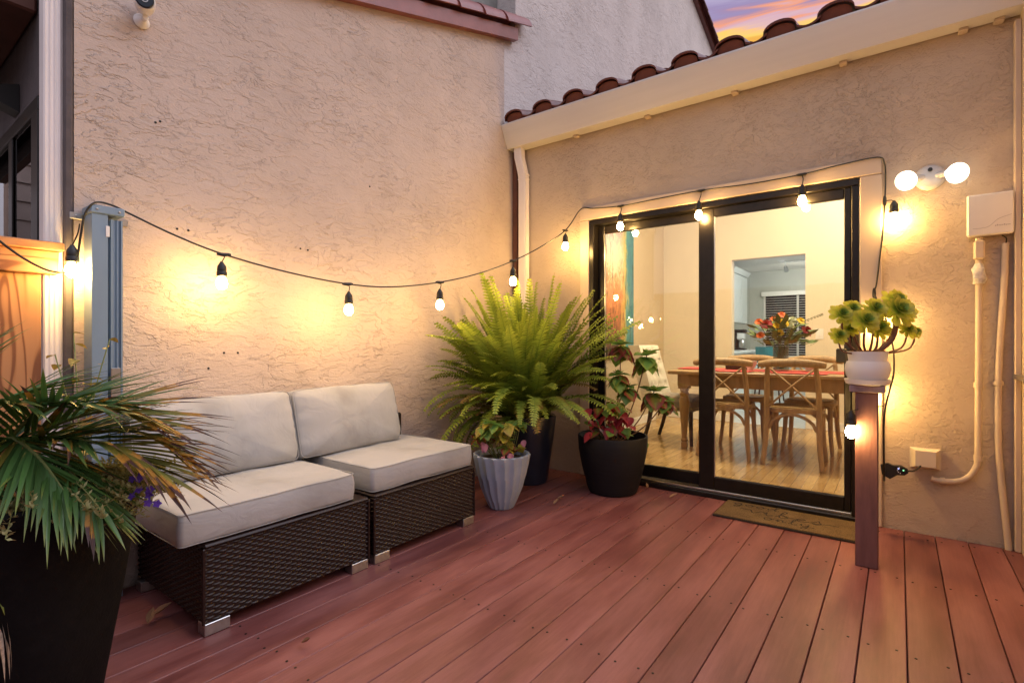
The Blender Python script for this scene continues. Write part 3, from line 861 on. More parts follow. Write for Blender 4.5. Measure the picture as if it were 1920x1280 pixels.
# ================================================================== dining room furniture
def dining_table():
    t = thing('dining_table', 'long oak dining table with turned legs behind the glass door', 'table', (0, 0, FZ))
    x0, x1, y0, y1, H_ = 0.965, 2.78, 1.13, 2.03, 0.745
    tp = MB().box(x0, y0, H_ - .034, x1, y1, H_, .006).build('table_top', 'oak', t)
    ap = MB()
    ap.box(x0 + .07, y0 + .075, H_ - .145, x1 - .07, y0 + .10, H_ - .035, .002)
    ap.box(x0 + .07, y1 - .10, H_ - .145, x1 - .07, y1 - .075, H_ - .035, .002)
    ap.box(x0 + .07, y0 + .101, H_ - .145, x0 + .095, y1 - .101, H_ - .035, .002)
    ap.box(x1 - .095, y0 + .101, H_ - .145, x1 - .07, y1 - .101, H_ - .035, .002)
    ap.build('apron', 'oak', t)
    leg = MB()
    leg.box(-.047, -.047, H_ - .175, .047, .047, H_ - .036, .004)
    leg.lathe([(0, 0), (.028, 0), (.032, .02), (.032, .055), (.024, .065), (.034, .075), (.036, .085), (.024, .10), (.030, .2), (.043, .36), (.047, .44), (.044, .48), (.032, .50), (.045, .512), (.045, .527), (.034, .54), (.040, .555), (.040, .572), (0, .572)], 20)
    lm = leg.mesh('leg', 'oak')
    for x in (x0 + .12, x1 - .12):
        for y in (y0 + .125, y1 - .125): link('leg', lm, t, (x, y, 0))
    return H_
TH = FZ + dining_table()
tag(MB().box(1.02, 1.40, TH + .001, 2.74, 1.76, TH + .006, .002).build('table_runner', 'red_cloth'), 'red cloth runner lying along the oak dining table', 'table runner')
for i, (x, y, lab) in enumerate(((1.47, 1.265, 'red place mat before the left near chair on the oak table'), (2.05, 1.265, 'red place mat before the right near chair on the oak table'),
                                 (1.09, 1.58, 'red place mat hanging over the left end of the table'))):
    m = MB()
    if i < 2: m.box(x - .21, y - .11, TH + .0065, x + .21, y + .11, TH + .010, .001)
    else:
        m.box(x - .125, y - .19, TH + .0065, x + .10, y + .19, TH + .0105, .001)
        m.prism([(y - .14, TH + .01), (y + .14, TH + .01), (y, TH - .12)], x - .131, x - .127, 'x')
    tag(m.build('place_mat', 'red_cloth'), lab, 'place mat', 'red place mats on the dining table')

def cross_chair(label, loc, rz, proto=[None]):
    if proto[0] is None:
        t = thing('dining_chair', label, 'chair', loc, rz, 'cross-back wooden dining chairs')
        wo = 'weathered_oak'
        # local: faces +y, back at -y
        prof = [(0.19 * math.copysign(abs(math.cos(a)) ** .6, math.cos(a)), .19 * math.copysign(abs(math.sin(a)) ** .6, math.sin(a))) for a in [2 * math.pi * k / 28 for k in range(28)]]
        s = MB().prism([(x * 1.12, y * 1.06) for x, y in prof], .435, .468, 'z').build('seat', wo, t)
        MB().prism([(x * .98, y * .93) for x, y in prof], .4685, .478, 'z').build('cane_panel', 'cane', s)
        for sx in (-1, 1):
            rear = spline([(sx * .215, -.235, 0), (sx * .195, -.20, .2), (sx * .19, -.185, .45), (sx * .185, -.20, .66), (sx * .17, -.245, .84)], 6)
            MB().tube(rear, [.017 + .005 * math.sin(math.pi * i / (len(rear) - 1)) for i in range(len(rear))], 10).build('leg', wo, t)
            front = spline([(sx * .20, .215, 0), (sx * .182, .185, .22), (sx * .178, .165, .434)], 6)
            MB().tube(front, [.016 + .006 * i / (len(front) - 1) for i in range(len(front))], 10).build('leg', wo, t)
            br = spline([(sx * .165, -.205, .80), (0, -.222 - .012 * sx, .655), (-sx * .185, -.19, .47)], 8)
            MB().tube(br, .0145, 8, flat=.55).build('cross_brace', wo, t)
        rail = spline([(-.24, -.225, .83), (-.12, -.262, .845), (0, -.272, .848), (.12, -.262, .845), (.24, -.225, .83)], 8)
        MB().tube(rail, [.024 + .010 * math.sin(math.pi * i / (len(rail) - 1)) ** .5 for i in range(len(rail))], 12, flat=1.0).build('top_rail', wo, t)
        def arch(p, q, zb_, zt_):
            a, b = Vector(p), Vector(q); pts = []
            for k in range(15):
                f = k / 14; w = math.sin(math.pi * f) ** .55
                pts.append((a.x + (b.x - a.x) * f, a.y + (b.y - a.y) * f, zb_ + (zt_ - zb_) * w))
            return pts
        for p, q in (((-.175, -.19), (.175, -.19)), ((-.175, .178), (.175, .178)), ((-.182, -.18), (-.175, .17)), ((.182, -.18), (.175, .17))):
            MB().tube(arch((*p, 0), (*q, 0), .30, .424), .013, 8).build('arch_brace', wo, t)
        proto[0] = t
        return t
    c = copy_tree(proto[0]); c.location = loc; c.rotation_euler = (0, 0, rz); c['label'] = label
    return c
cross_chair('cross-back wooden chair nearest the glass, fully seen in the right door pane', (2.03, 1.24, FZ), 0.0)
cross_chair('cross-back wooden chair partly hidden by the black middle door stile', (1.485, 1.26, FZ), 0.03)
cross_chair('cross-back wooden chair across the table, left one by the kitchen doorway', (1.50, 1.90, FZ), math.pi)
cross_chair('cross-back wooden chair across the table, right one behind the flowers', (2.06, 1.89, FZ), math.pi - .02)

def tufted_chair():
    t = thing('upholstered_chair', 'cream button-tufted host chair with dark legs at the table end', 'chair', (0.90, 1.60, FZ), 0)
    s = MB(); s.box(-.24, -.25, .33, .26, .25, .47, .04); s.build('seat', 'linen_taupe', t)
    def f(u, v):
        y = (u - .5) * .52; z = .42 + v * .56
        x = -.20 - .16 * v + .05 * (abs(u - .5) * 2) ** 2
        d = 0
        for j in range(4):
            for i in range(4 - j % 2):
                by = (i - (3 - j % 2) / 2) * .13; bz = .56 + j * .12
                d += .022 * math.exp(-((y - by) ** 2 + (z - bz) ** 2) / .0011)
        e = (1 - (abs(u - .5) * 2) ** 6) * (1 - (abs(v - .5) * 2) ** 8)
        return (x + .03 * e - d, y, z)
    m = MB(); m.grid(f, 40, 40)
    m.grid(lambda u, v: (-.27 - .16 * v, (u - .5) * .52, .42 + v * .56), 4, 4)
    n0 = 41
    # close the rim between front and rear sheets
    def edge(fn): return [fn(k / 12) for k in range(13)]
    for fr_, bk in ((edge(lambda q: f(q, 1)), edge(lambda q: (-.43, (q - .5) * .52, .98))), (edge(lambda q: f(q, 0)), edge(lambda q: (-.27, (q - .5) * .52, .42))),
                    (edge(lambda q: f(0, q)), edge(lambda q: (-.27 - .16 * q, -.26, .42 + q * .56))), (edge(lambda q: f(1, q)), edge(lambda q: (-.27 - .16 * q, .26, .42 + q * .56)))):
        m.add(fr_ + bk, [(k, k + 1, 13 + k + 1, 13 + k) for k in range(12)])
    back = m.build('backrest', 'linen_cream', t, angle=50)
    bt = MB().lathe([(0, 0), (.009, .001), (.006, .007), (0, .008)], 10).mesh('button', 'linen_cream')
    for j in range(4):
        for i in range(4 - j % 2):
            y = (i - (3 - j % 2) / 2) * .13; z = .56 + j * .12
            p = f(y / .52 + .5, (z - .42) / .56)
            o = link('button', bt, back); o.matrix_local = Matrix.Translation(p) @ Matrix.Rotation(R(75), 4, 'Y')
    for sx, sy in ((-1, -1), (-1, 1), (1, -1), (1, 1)):
        pts = spline([(sx * .21 + (-.07 if sx < 0 else .0), sy * .215, 0), (sx * .205 - (.02 if sx < 0 else 0), sy * .215, .18), (sx * .20, sy * .212, .335)], 5)
        MB().tube(pts, [.017 + .008 * k / (len(pts) - 1) for k in range(len(pts))], 8).build('leg', 'dark_wood', t)
tufted_chair()

# canvas on the left wall of the dining room
pt = MB().box(0.0, -.45, -.75, .035, .45, .75, .002).build('painting', 'painting', loc=(0.17, 1.64, 1.65))
tag(pt, 'tall abstract painting in teal, orange and cream on the dining room wall', 'painting')

# flowers in a glass vase
def bouquet():
    t = thing('vase_of_flowers', 'glass vase of red, orange and yellow flowers on the dining table', 'flower vase', (1.86, 1.58, TH + .006))
    vm, n, l, p = new_mat('vase_glass')
    p.inputs['Base Color'].default_value = (.10, .13, .06, 1); p.inputs['Roughness'].default_value = .06; p.inputs['Alpha'].default_value = .30
    M['vase_glass'] = vm
    MB().lathe([(0, 0), (.062, 0), (.066, .01), (.066, .225), (.061, .225), (.06, .012), (0, .012)], 24).build('vase', 'vase_glass', t)
    rs = random.Random(5)
    blooms = [((-.13, -.02, .41), .044, 'petal_red', 1), ((.23, -.08, .35), .046, 'petal_red', 1), ((-.20, 0, .44), .030, 'petal_orange', 0), ((-.07, 0, .465), .026, 'petal_orange', 0), ((.0, .02, .50), .032, 'petal_orange', 0),
              ((.0, -.06, .43), .036, 'petal_yellow', 0), ((.04, -.07, .42), .034, 'petal_yellow', 0), ((-.03, -.05, .405), .03, 'petal_yellow', 0), ((.0, -.06, .34), .03, 'petal_yellow', 0), ((.17, -.0, .445), .034, 'petal_yellow', 0),
              ((.10, -.02, .45), .036, 'petal_white', 0), ((.09, -.05, .405), .032, 'petal_white', 0), ((-.18, -.02, .32), .03, 'petal_orange', 1)]
    for (x, y, z), r, mt, rose in blooms:
        r *= 1.3
        # image-right on the plan is (0.8, 0.6)
        c = Vector((x * .8, x * .6 + y, z))
        m = MB()
        for ring, (k, rr, tilt) in enumerate(((9, 1.0, 15), (7, .78, 40), (5, .5, 62))):
            for i in range(k):
                a = 2 * math.pi * i / k + ring * .4
                ca, sa = math.cos(a), math.sin(a)
                def pf(u, v, ca=ca, sa=sa, rr=rr, tilt=tilt):
                    L = r * rr * u; w = r * .55 * rr * math.sin(math.pi * min(1, .15 + u * .8)) * (v - .5) * 2
                    zz = L * math.sin(R(tilt)) + (.3 * r if ring else 0); L *= math.cos(R(tilt))
                    return (L * ca - w * sa, L * sa + w * ca, zz + .12 * r * (v - .5) ** 2 * 4)
                m.grid(pf, 3, 2)
        o = m.build('bloom', mt, t, recalc=False)
        d = (c - Vector((0, 0, .1))).normalized() + Vector((.45, -.65, 0))
        o.matrix_local = Matrix.Translation(c) @ d.normalized().to_track_quat('Z', 'Y').to_matrix().to_4x4()
        st_ = spline([(rs.uniform(-.03, .03), rs.uniform(-.03, .03), .02), (c.x * .3, c.y * .3, .2), c], 5)
        MB().tube(st_, .003, 5).build('stem', 'bouquet_green', t)
    lf = MB()
    lf.grid(lambda u, v: (u * .09, (v - .5) * .04 * math.sin(math.pi * min(1, u * .95 + .04)), .02 * u * u), 4, 2)
    lm = lf.mesh('leaf', 'bouquet_green', recalc=False)
    for i in range(150):
        a = rs.uniform(0, 6.28); rr = rs.uniform(.02, .22); z = rs.uniform(.22, .44) - rr * .25
        c = Vector((math.cos(a) * rr, math.sin(a) * rr * .7, z + .05))
        o = link('leaf', lm, t); d = Vector((math.cos(a), math.sin(a), rs.uniform(-.3, .8)))
        o.matrix_local = Matrix.Translation(c) @ basis(d, roll=rs.uniform(-.8, .8)) @ Matrix.Scale(rs.uniform(.75, 1.25), 4)
    for sx, L in ((1, .36), (-.2, .30), (.35, .30)):
        m = MB(); pts = spline([(0, 0, .25), (sx * .12, sx * .09, .42), (sx * .29, sx * .22, .30 + L * .6)], 8)
        m.tube(pts, .0018, 4)
        for p in pts[6:]:
            for s in (-1, 1): m.add([p, p + Vector((.012, .01, .012 * s)), p + Vector((.024, .018, .005 * s))], [(0, 1, 2)])
        m.build('sprig', 'bouquet_green', t, recalc=False)
bouquet()
def napkin(loc, label):
    m = MB()
    m.lathe([(0, 0), (.03, 0), (.034, .004), (.03, .012), (0.045, .05), (.052, .085), (.047, .086), (.035, .05), (0, .03)], 18, shape=lambda a, z: 1 + .22 * math.sin(5 * a + 30 * z) * (z > .03))
    tag(m.build('folded_napkin', 'napkin', loc=loc), label, 'napkin', 'folded napkins on the dining table')
napkin((1.60, 1.58, TH + .006), 'white folded napkin on the table just left of the flower vase')
napkin((2.08, 1.66, TH + .006), 'white folded napkin on the table just right of the flower vase')
wb = thing('wooden_tray', 'small dark wooden box standing on the table left of the vase', 'box', (1.48, 1.62, TH + .006))
MB().box(-.10, -.06, 0, .10, .06, .055, .004).build('box_body', 'dark_wood', wb)
MB().box(-.105, -.065, .0555, .105, .065, .068, .004).build('lid', 'dark_wood', wb)
sw = thing('light_switch', 'white rocker light switch on the dining room back wall', 'switch', (1.995, 3.1995, 1.155))
MB().box(-.04, -.006, -.06, .04, 0, .06, .003).build('plate', 'white_paint', sw)
MB().box(-.014, -.012, -.028, .014, -.0062, .028, .002).build('rocker', 'white_gloss', sw)
fv = thing('floor_vent', 'brown floor register set in the floor inside the fixed pane', 'vent', (1.32, 0.265, FZ))
MB().box(-.135, -.05, .0005, .135, .05, .004, .001).build('plate', 'dark_wood', fv)
slm = MB().box(-.004, -.04, .0042, .004, .04, .0075).mesh('slat', 'black_plastic')
for k in range(16): link('slat', slm, fv, (-.12 + k * .016, 0, 0))

# kitchen furniture seen through the doorway
cab = thing('wall_cabinet', 'white wall cabinet with crown trim on the kitchen wall', 'cabinet', (0.152, 5.75, 1.40))
MB().box(0, 0, 0, .25, 1.1, .88, .003).build('cabinet_body', 'cabinet_white', cab)
MB().prism([(0, .882), (.28, .882), (.33, .96), (0, .96)], -.02, 1.12, 'y').build('crown_trim', 'cabinet_white', cab)
for k in range(2):
    dd = MB(); y0 = .012 + k * .545
    dd.box(.2515, y0, .012, .270, y0 + .53, .868, .003)
    dr = dd.build('cabinet_door', 'cabinet_white', cab)
    MB().box(.2705, y0 + .07, .08, .274, y0 + .46, .80, .003).build('raised_panel', 'cabinet_white', dr)
cnt = thing('kitchen_counter', 'white kitchen base cabinets with pale stone counter top', 'counter', (0.152, 4.3, FZ))
MB().box(0, 0, .09, .50, 2.9, .83, .003).build('cabinet_body', 'cabinet_white', cnt)
MB().box(0, -.02, .831, .56, 2.95, .87, .006).build('counter_top', 'stone_white', cnt)
for k in range(5):
    MB().box(.5012, .02 + k * .58, .12, .52, .57 + k * .58, .81, .004).build('cabinet_door', 'cabinet_white', cnt)
cm = thing('coffee_maker', 'black and steel coffee maker on the kitchen counter', 'coffee maker', (0.44, 6.1, FZ + .871))
MB().box(-.10, -.09, 0, .12, .09, .03, .008).build('base', 'black_plastic', cm)
MB().box(-.10, -.09, .031, -.02, .09, .30, .01).build('column', 'black_plastic', cm)
MB().box(-.10, -.09, .301, .12, .09, .36, .012).build('brew_head', 'black_plastic', cm)
MB().lathe([(0, .031), (.062, .033), (.07, .09), (.06, .16), (.045, .18), (0, .18)], 18, (.05, 0, 0)).build('jug', 'steel', cm)
MB().box(-.015, -.08, .19, .10, .08, .30, .01).build('filter_basket', 'white_gloss', cm)
kb = thing('kitchen_window', 'dark kitchen window with white horizontal blinds and valance', 'window', (0, 8.298, 0))
MB().box(.47, -.006, .78, 1.72, 0, 2.03, .002).build('night_pane', 'night_glass', kb)
wfr = MB()
for a, b, c, d in ((.43, .74, 1.76, .779), (.43, 2.031, 1.76, 2.07), (.43, .7795, .469, 2.0305), (1.721, .7795, 1.76, 2.0305), (1.05, .7805, 1.09, 2.0295)):
    wfr.box(a, -.02, b, c, -.0065, d, .003)
wfr.build('window_frame', 'white_paint', kb)
MB().box(.40, -.10, 2.02, 1.79, -.025, 2.11, .004).build('valance', 'blind_white', kb)
sl = MB().box(.47, -.062, -.002, 1.72, -.036, .002, mat=Matrix.Rotation(R(12), 3, 'X')).mesh('window_slat', 'blind_white')
for k in range(24): link('window_slat', sl, kb, (0, 0, .82 + k * .05))
tr = thing('track_light', 'white track light with spot heads on the kitchen ceiling', 'track light', (1.0, 6.9, 2.559))
MB().lathe([(0, 0), (.07, 0), (.065, -.025), (0, -.028)], 20).build('canopy', 'white_gloss', tr)
MB().box(-.02, -.018, -.045, 1.0, .018, -.0285, .003).build('track', 'white_gloss', tr)
for k, x in enumerate((.06, .48, .90)):
    hd = MB().tube([(x, 0, -.046), (x, 0, -.09), (x, .03, -.12)], .01, 8).build('spot_arm', 'white_gloss', tr)
    hm = MB(); hm.lathe([(0, 0), (.03, .0), (.045, .10), (.04, .10), (.026, .01), (0, .01)], 16)
    o = hm.build('spot_head', 'steel', tr); dirv = Vector((0, .85, -.6))
    o.matrix_local = Matrix.Translation((x, .03, -.12)) @ dirv.to_track_quat('Z', 'Y').to_matrix().to_4x4()
    g = MB().lathe([(0, .085), (.036, .085), (.036, .088), (0, .088)], 16).build('spot_lens', 'track_glow', o)
ch = thing('bar_stool', 'teal stool back beside the kitchen window', 'stool', (0.95, 6.0, FZ))
MB().box(-.17, -.16, .60, .17, .16, .63, .012).build('seat', 'teal_plastic', ch)
MB().grid(lambda u, v: (-.17 + .34 * u, -.15 - .05 * v - .03 * math.sin(math.pi * u), .66 + .27 * v), 10, 5).grid(lambda u, v: (-.17 + .34 * u, -.162 - .05 * v - .03 * math.sin(math.pi * u), .66 + .27 * v), 10, 5).build('backrest', 'teal_plastic', ch)
for sx in (-1, 1):
    for sy in (-1, 1):
        MB().tube([(sx * .20, sy * .19, 0), (sx * .14, sy * .13, .60)], .013, 8).build('leg', 'dark_wood', ch)
    MB().tube([(sx * .13, -.14, .62), (sx * .13, -.165, .72)], .012, 6).build('back_post', 'dark_wood', ch)

# ================================================================== patio things
def rrect(hx, hy, rc, n=8):
    pts = []
    for sx, sy, a0 in ((1, 1, 0), (-1, 1, 90), (-1, -1, 180), (1, -1, 270)):
        for k in range(n + 1):
            a = R(a0 + 90 * k / n)
            pts.append((sx * (hx - rc) + rc * math.cos(a), sy * (hy - rc) + rc * math.sin(a)))
    # straight runs get extra points so that creases can form
    out = []
    for i, p in enumerate(pts):
        q = pts[(i + 1) % len(pts)]; out.append(p)
        d = math.hypot(q[0] - p[0], q[1] - p[1])
        for k in range(1, int(d / .02)):
            f = k / int(d / .02); out.append((p[0] + (q[0] - p[0]) * f, p[1] + (q[1] - p[1]) * f))
    return out
def cushion(hx, hy, h, rc, crown, sag, seed, gather=0.0):
    o = rrect(hx, hy, rc); N = len(o); m = MB(); vs_ = []; fs = []
    prof = []
    inner = [0.0, .12, .25, .38, .5, .62, .73, .82, .89, .94, .97]
    for s in inner: prof.append((s, -h / 2 - crown * .5 * (1 - s ** 2.5)))
    prof += [(.988, -h / 2 + .004), (.997, -h / 2 + .014), (1.0, -h / 2 + .025), (1.006, -h / 6), (1.006, h / 6), (1.0, h / 2 - .025), (.997, h / 2 - .014), (.988, h / 2 - .004)]
    for s in reversed(inner): prof.append((s, h / 2 + crown * (1 - s ** 2.2)))
    for s, z in prof:
        for x, y in o:
            px, py = x * s, y * s
            e = max(0, 1 - abs(z) / (h / 2 + .03))
            nz = mnoise.noise(Vector((px * 6 + seed, py * 6, z * 3 + seed))) * .006 + mnoise.noise(Vector((px * 14, py * 14 + seed, z * 8))) * .0025
            zz = z - sag * math.cos(min(1.5, abs(py) / hy * 1.57)) * .0 + nz * 1.1
            if gather:
                ed = max(0, (abs(py) - hy * .80) / (hy * .20))
                zz += gather * ed * math.sin(px * 95 + 3 * mnoise.noise(Vector((px * 9, seed, 0)))) * (1 if z > 0 else -1)
                pinch = (abs(px) / hx) ** 6 * (abs(py) / hy) ** 6
                zz *= (1 - .45 * pinch)
                zz *= 1 - .22 * max((abs(px) / hx) ** 8, (abs(py) / hy) ** 8)
            vs_.append((px + nz * .6, py + nz * .8, zz))
    for i in range(len(prof) - 1):
        for k in range(N):
            k2 = (k + 1) % N
            fs.append((i * N + k, i * N + k2, (i + 1) * N + k2, (i + 1) * N + k))
    m.add(vs_, fs)
    return m
def piping(hx, hy, rc, z, seed):
    pts = [(x * .994, y * .994, z + mnoise.noise(Vector((x * 6 + seed, y * 6, 0))) * .004) for x, y in rrect(hx, hy, rc)]
    return MB().tube(pts + [pts[0]], .0020, 5, caps=False)
def weave(W, H_, nu=6, nv=4, su=.0235, sv=.0104, amp=.0034):
    """woven strip panel in local (y across, z up), bulging along +x"""
    cu, cv = max(1, round(W / su)), max(1, round(H_ / sv))
    def f(u, v):
        a = u * cu; b = v * cv; row = min(cv - 1, int(b)); fb = b - int(b) if v < 1 else 1.0
        cross = math.sin(math.pi * fb) ** .6 if 0 < fb < 1 else 0.0
        wv = math.cos(math.pi * (a + row))
        wv = max(-.8, min(1.0, wv * 1.7)) * (1 if wv > 0 else .9)
        h = amp * wv * cross - .0028 * (1 - cross)
        return (h, (u - .5) * W, v * H_)
    return MB().grid(f, cu * nu, cv * nv)
def sofa_section(label, yc, proto=[None], seat_shift=0, **kw):
    t = thing('sofa_section', label, 'sofa', (0, yc, 0), 0, 'armless wicker sofa sections')
    hw = .362
    bx_ = MB(); bx_.box(.055, -hw + .008, .045, .708, hw - .008, .318, .006)
    base = bx_.build('base', 'wicker_core', t)
    top = MB().box(.052, -hw, .3185, .722, hw, .333, .006).build('top_band', 'wicker', t)
    pf = proto[0] or (weave(2 * hw - .004, .272).mesh('wicker_panel', 'wicker', 60, False), weave(.655, .272).mesh('wicker_panel', 'wicker', 60, False))
    proto[0] = pf
    link('wicker_panel', pf[0], base, (.7145, 0, .046))
    link('wicker_panel', pf[1], base, (.387, -hw + .0035, .046), (0, 0, R(-90)))
    link('wicker_panel', pf[1], base, (.387, hw - .0035, .046), (0, 0, R(90)))
    for sy in (-1, 1):
        MB().box(.714, sy * hw - .006, .044, .7225, sy * hw + .006, .320, .003).build('corner_bead', 'wicker', base)
    bk = MB(); bk.box(.035, -hw, .334, .085, hw, .60, .01); bk.build('back_frame', 'wicker', t)
    ft = MB().box(-.045, -.028, 0.001, .045, .028, .0445, .002).mesh('foot', 'chrome')
    for x, y, rz in ((.690, -hw + .048, 90), (.690, hw - .048, 90), (.12, -hw + .03, 90), (.12, hw - .03, 90)):
        link('foot', ft, t, (x, y, 0), (0, 0, R(rz)))
    return t, hw
t1, hw = sofa_section('near wicker sofa section with cream cushions, beside the palm planter', -2.494)
t2, hw = sofa_section('far wicker sofa section with cream cushions, beside the grey fluted pot', -1.737)
def add_cushions(t, yc, seat_y, seat_hy, seat_x, back_y, back_hy, seed, lean, yaw, dz=0):
    s = cushion(.305, seat_hy, .116, .020, .005, 0, seed).build('seat_cushion', 'fabric', t, angle=75)
    s.location = (seat_x, seat_y - yc, .333 + .064)
    MB_ = piping(.305, seat_hy, .020, .0565, seed).build('piping', 'fabric', s, angle=80)
    MB_2 = piping(.305, seat_hy, .020, -.056, seed).build('piping', 'fabric', s, angle=80)
    b = cushion(.180, back_hy, .135, .03, .030, 0, seed + 9, gather=.0035).build('back_cushion', 'fabric', t, angle=75)
    # local x -> up, z -> towards the sitter
    Mx = Matrix(((0, 0, 1), (0, 1, 0), (1, 0, 0))).to_4x4()
    Mx = Matrix(((0, 0, 1, 0), (0, -1, 0, 0), (1, 0, 0, 0), (0, 0, 0, 1)))
    b.matrix_local = Matrix.Translation((.158, back_y - yc, .625 + dz)) @ Matrix.Rotation(yaw, 4, 'Z') @ Matrix.Rotation(R(-lean), 4, 'Y') @ Mx
    piping(.180, back_hy, .03, .050, seed + 9).build('piping', 'fabric', b, angle=80)
add_cushions(t1, -2.494, -2.563, .368, .398, -2.565, .352, 3, 17, R(-2))
add_cushions(t2, -1.737, -1.728, .366, .388, -1.86, .352, 8, 14, R(3), .004)

# ---- galvanised gate post at the end of the wall
gp = thing('gate_post', 'blue-grey galvanised steel channel post fixed to the stucco wall', 'post', (0, 0, 0))
MB().prism([(.012, -3.030), (.118, -3.030), (.118, -2.978), (.104, -2.978), (.104, -2.972), (.012, -2.972)], 0.002, 1.59, 'z').build('channel', 'blue_steel', gp)
pr = [(.012, -2.970)]
for i, (yy, dx) in enumerate(((-2.970, 0), (-2.966, .008), (-2.958, .008), (-2.955, 0), (-2.948, 0), (-2.946, .006), (-2.940, .006), (-2.938, .0), (-2.934, .0), (-2.932, .010), (-2.926, .010))):
    pr.append((.106 + dx, yy))
pr += [(.012, -2.926)]
MB().prism(pr, 0.002, 1.575, 'z').build('sliding_leaf', 'blue_steel', gp, angle=20)
cp = MB().box(.006, -3.036, 1.5905, .124, -2.920, 1.625, .004).build('post_cap', 'blue_steel', gp)
rv = MB().lathe([(0, 0), (.005, 0), (.004, .003), (0, .004)], 8, mat=Matrix.Rotation(R(90), 3, 'Y')).mesh('rivet', 'steel')
for y in (-3.015, -2.94): link('rivet', rv, cp, (.1245, y, 1.608))
for y in (-3.075, -2.918):
    b = MB().box(.001, y, 1.575, .008, y + .042, 1.603, .002).build('bracket', 'steel', gp)
    link('rivet', rv, b, (.0085, y + .02, 1.589))
MB().box(.1185, -2.968, .72, .122, -2.935, .96, .002).build('latch_plate', 'steel', gp)
MB().box(.1185, -2.985, 1.50, .121, -2.972, 1.545, .001).build('sticker', 'white_gloss', gp)

# ---- wooden fence in line with the wall
fn = thing('wooden_fence', 'warm knotty wooden fence with cap rail at the left edge', 'fence', (0, 0, 0))
MB().box(-.075, -5.2, 1.432, .038, -3.098, 1.466, .004).build('cap_rail', 'rail_wood', fn)
MB().box(-.045, -5.2, 1.338, .022, -3.112, 1.4315, .004).build('top_rail', 'rail_wood', fn)
for k in range(10):
    y1 = -3.160 - k * .186
    MB().box(-.03, y1 - .182, -.02, -.006, y1, 1.3375, .003).build('fence_board', 'fence_wood', fn)

# ---- security camera high on the wall
sc = thing('security_camera', 'white wall security camera with black face high on the stucco', 'camera', (0.002, -2.825, 2.505))
MB().lathe([(0, 0), (.030, 0), (.032, .006), (.024, .016), (.012, .03), (.012, .055), (0, .056)], 20, mat=Matrix.Rotation(R(90), 3, 'Y')).build('mount', 'white_gloss', sc)
ax = Vector((.93, -.30, -.12)).normalized()
body = MB().lathe([(0, -.055), (.022, -.053), (.034, -.04), (.039, -.01), (.040, .035), (.037, .045), (0, .045)], 24).build('camera_body', 'white_gloss', sc)
body.matrix_local = Matrix.Translation((.075, -.01, .045)) @ ax.to_track_quat('Z', 'Y').to_matrix().to_4x4()
fc = MB().lathe([(0, .0452), (.034, .0452), (.034, .050), (.03, .053), (0, .054)], 24).build('camera_face', 'night_glass', body)
MB().lathe([(.009, .0538), (.013, .0538), (.013, .056), (.009, .056), (.009, .0538)], 18).build('lens_ring', 'steel', body)

# ---- solar lamp by the window, in the dark
sl_ = thing('solar_wall_light', 'small black wedge-shaped solar light above the dark side window', 'wall light', (-1.08, -3.058, 2.30))
MB().prism([(0, -.01), (0, .14), (-.10, .10), (-.10, .03)], -.06, .06, 'x').build('housing', 'black_plastic', sl_)
MB().add([(-.045, -.103, .038), (.045, -.103, .038), (.045, -.103, .092), (-.045, -.103, .092), (-.045, -.108, .038), (.045, -.108, .038), (.045, -.108, .092), (-.045, -.108, .092)],
         [(0, 1, 2, 3), (4, 5, 6, 7), (0, 1, 5, 4), (1, 2, 6, 5), (2, 3, 7, 6), (3, 0, 4, 7)]).build('lens', 'outlet_cover', sl_)

# ---- string lights
sl = thing('string_lights', 'black cord of glowing filament bulbs swagged from post to door', 'string lights', (0, 0, 0))
cord_pts = [(.10, -3.33, 1.470), (.095, -3.24, 1.39), (.095, -3.16, 1.345), (.095, -3.10, 1.345), (.098, -3.075, 1.385), (.105, -3.062, 1.50), (.115, -3.050, 1.585), (.125, -3.020, 1.632), (.118, -2.965, 1.634),
            (.112, -2.90, 1.612), (.143, -2.737, 1.542), (.181, -2.549, 1.480), (.239, -2.263, 1.422), (.301, -1.953, 1.386), (.355, -1.688, 1.389), (.421, -1.361, 1.442), (.484, -1.048, 1.527), (.543, -.758, 1.640), (.593, -.508, 1.761), (.651, -.223, 1.933),
            (.690, -.048, 2.128), (.80, -.046, 2.118), (1.032, -.046, 2.100), (1.30, -.046, 2.106), (1.632, -.046, 2.112), (1.95, -.046, 2.100), (2.244, -.046, 2.104), (2.45, -.046, 2.122), (2.625, -.044, 2.128), (2.658, -.040, 2.09), (2.664, -.030, 2.0), (2.660, -.026, 1.86),
            (2.652, -.030, 1.70), (2.638, -.038, 1.56), (2.622, -.05, 1.40), (2.612, -.10, 1.33), (2.66, -.25, 1.22), (2.70, -.45, 1.05), (2.705, -.56, .92), (2.69, -.60, .84), (2.668, -.61, .70), (2.668, -.60, .45), (2.665, -.45, .365), (2.66, -.20, .35), (2.662, -.13, .352)]
MB().tube(spline(cord_pts, 6), .0042, 6).build('cord', 'rubber', sl)
sock_m = MB().lathe([(0, 0), (.019, 0), (.0225, .004), (.0225, .020), (.020, .024), (.021, .03), (.019, .048), (.010, .062), (.006, .070), (0, .070)], 14).mesh('lamp_holder', 'rubber')
bulb_m = MB().lathe([(0, -.062), (.012, -.059), (.021, -.049), (.0245, -.035), (.022, -.018), (.014, -.004), (.013, -.001), (0, -.001)], 14).mesh('bulb', 'bulb_glow')
joint_m = MB().tube([(-.03, 0, 0), (-.018, 0, 0), (0, 0, -.002), (.018, 0, 0), (.03, 0, 0)], [.005, .008, .0095, .008, .005], 8).mesh('cord_joint', 'rubber')
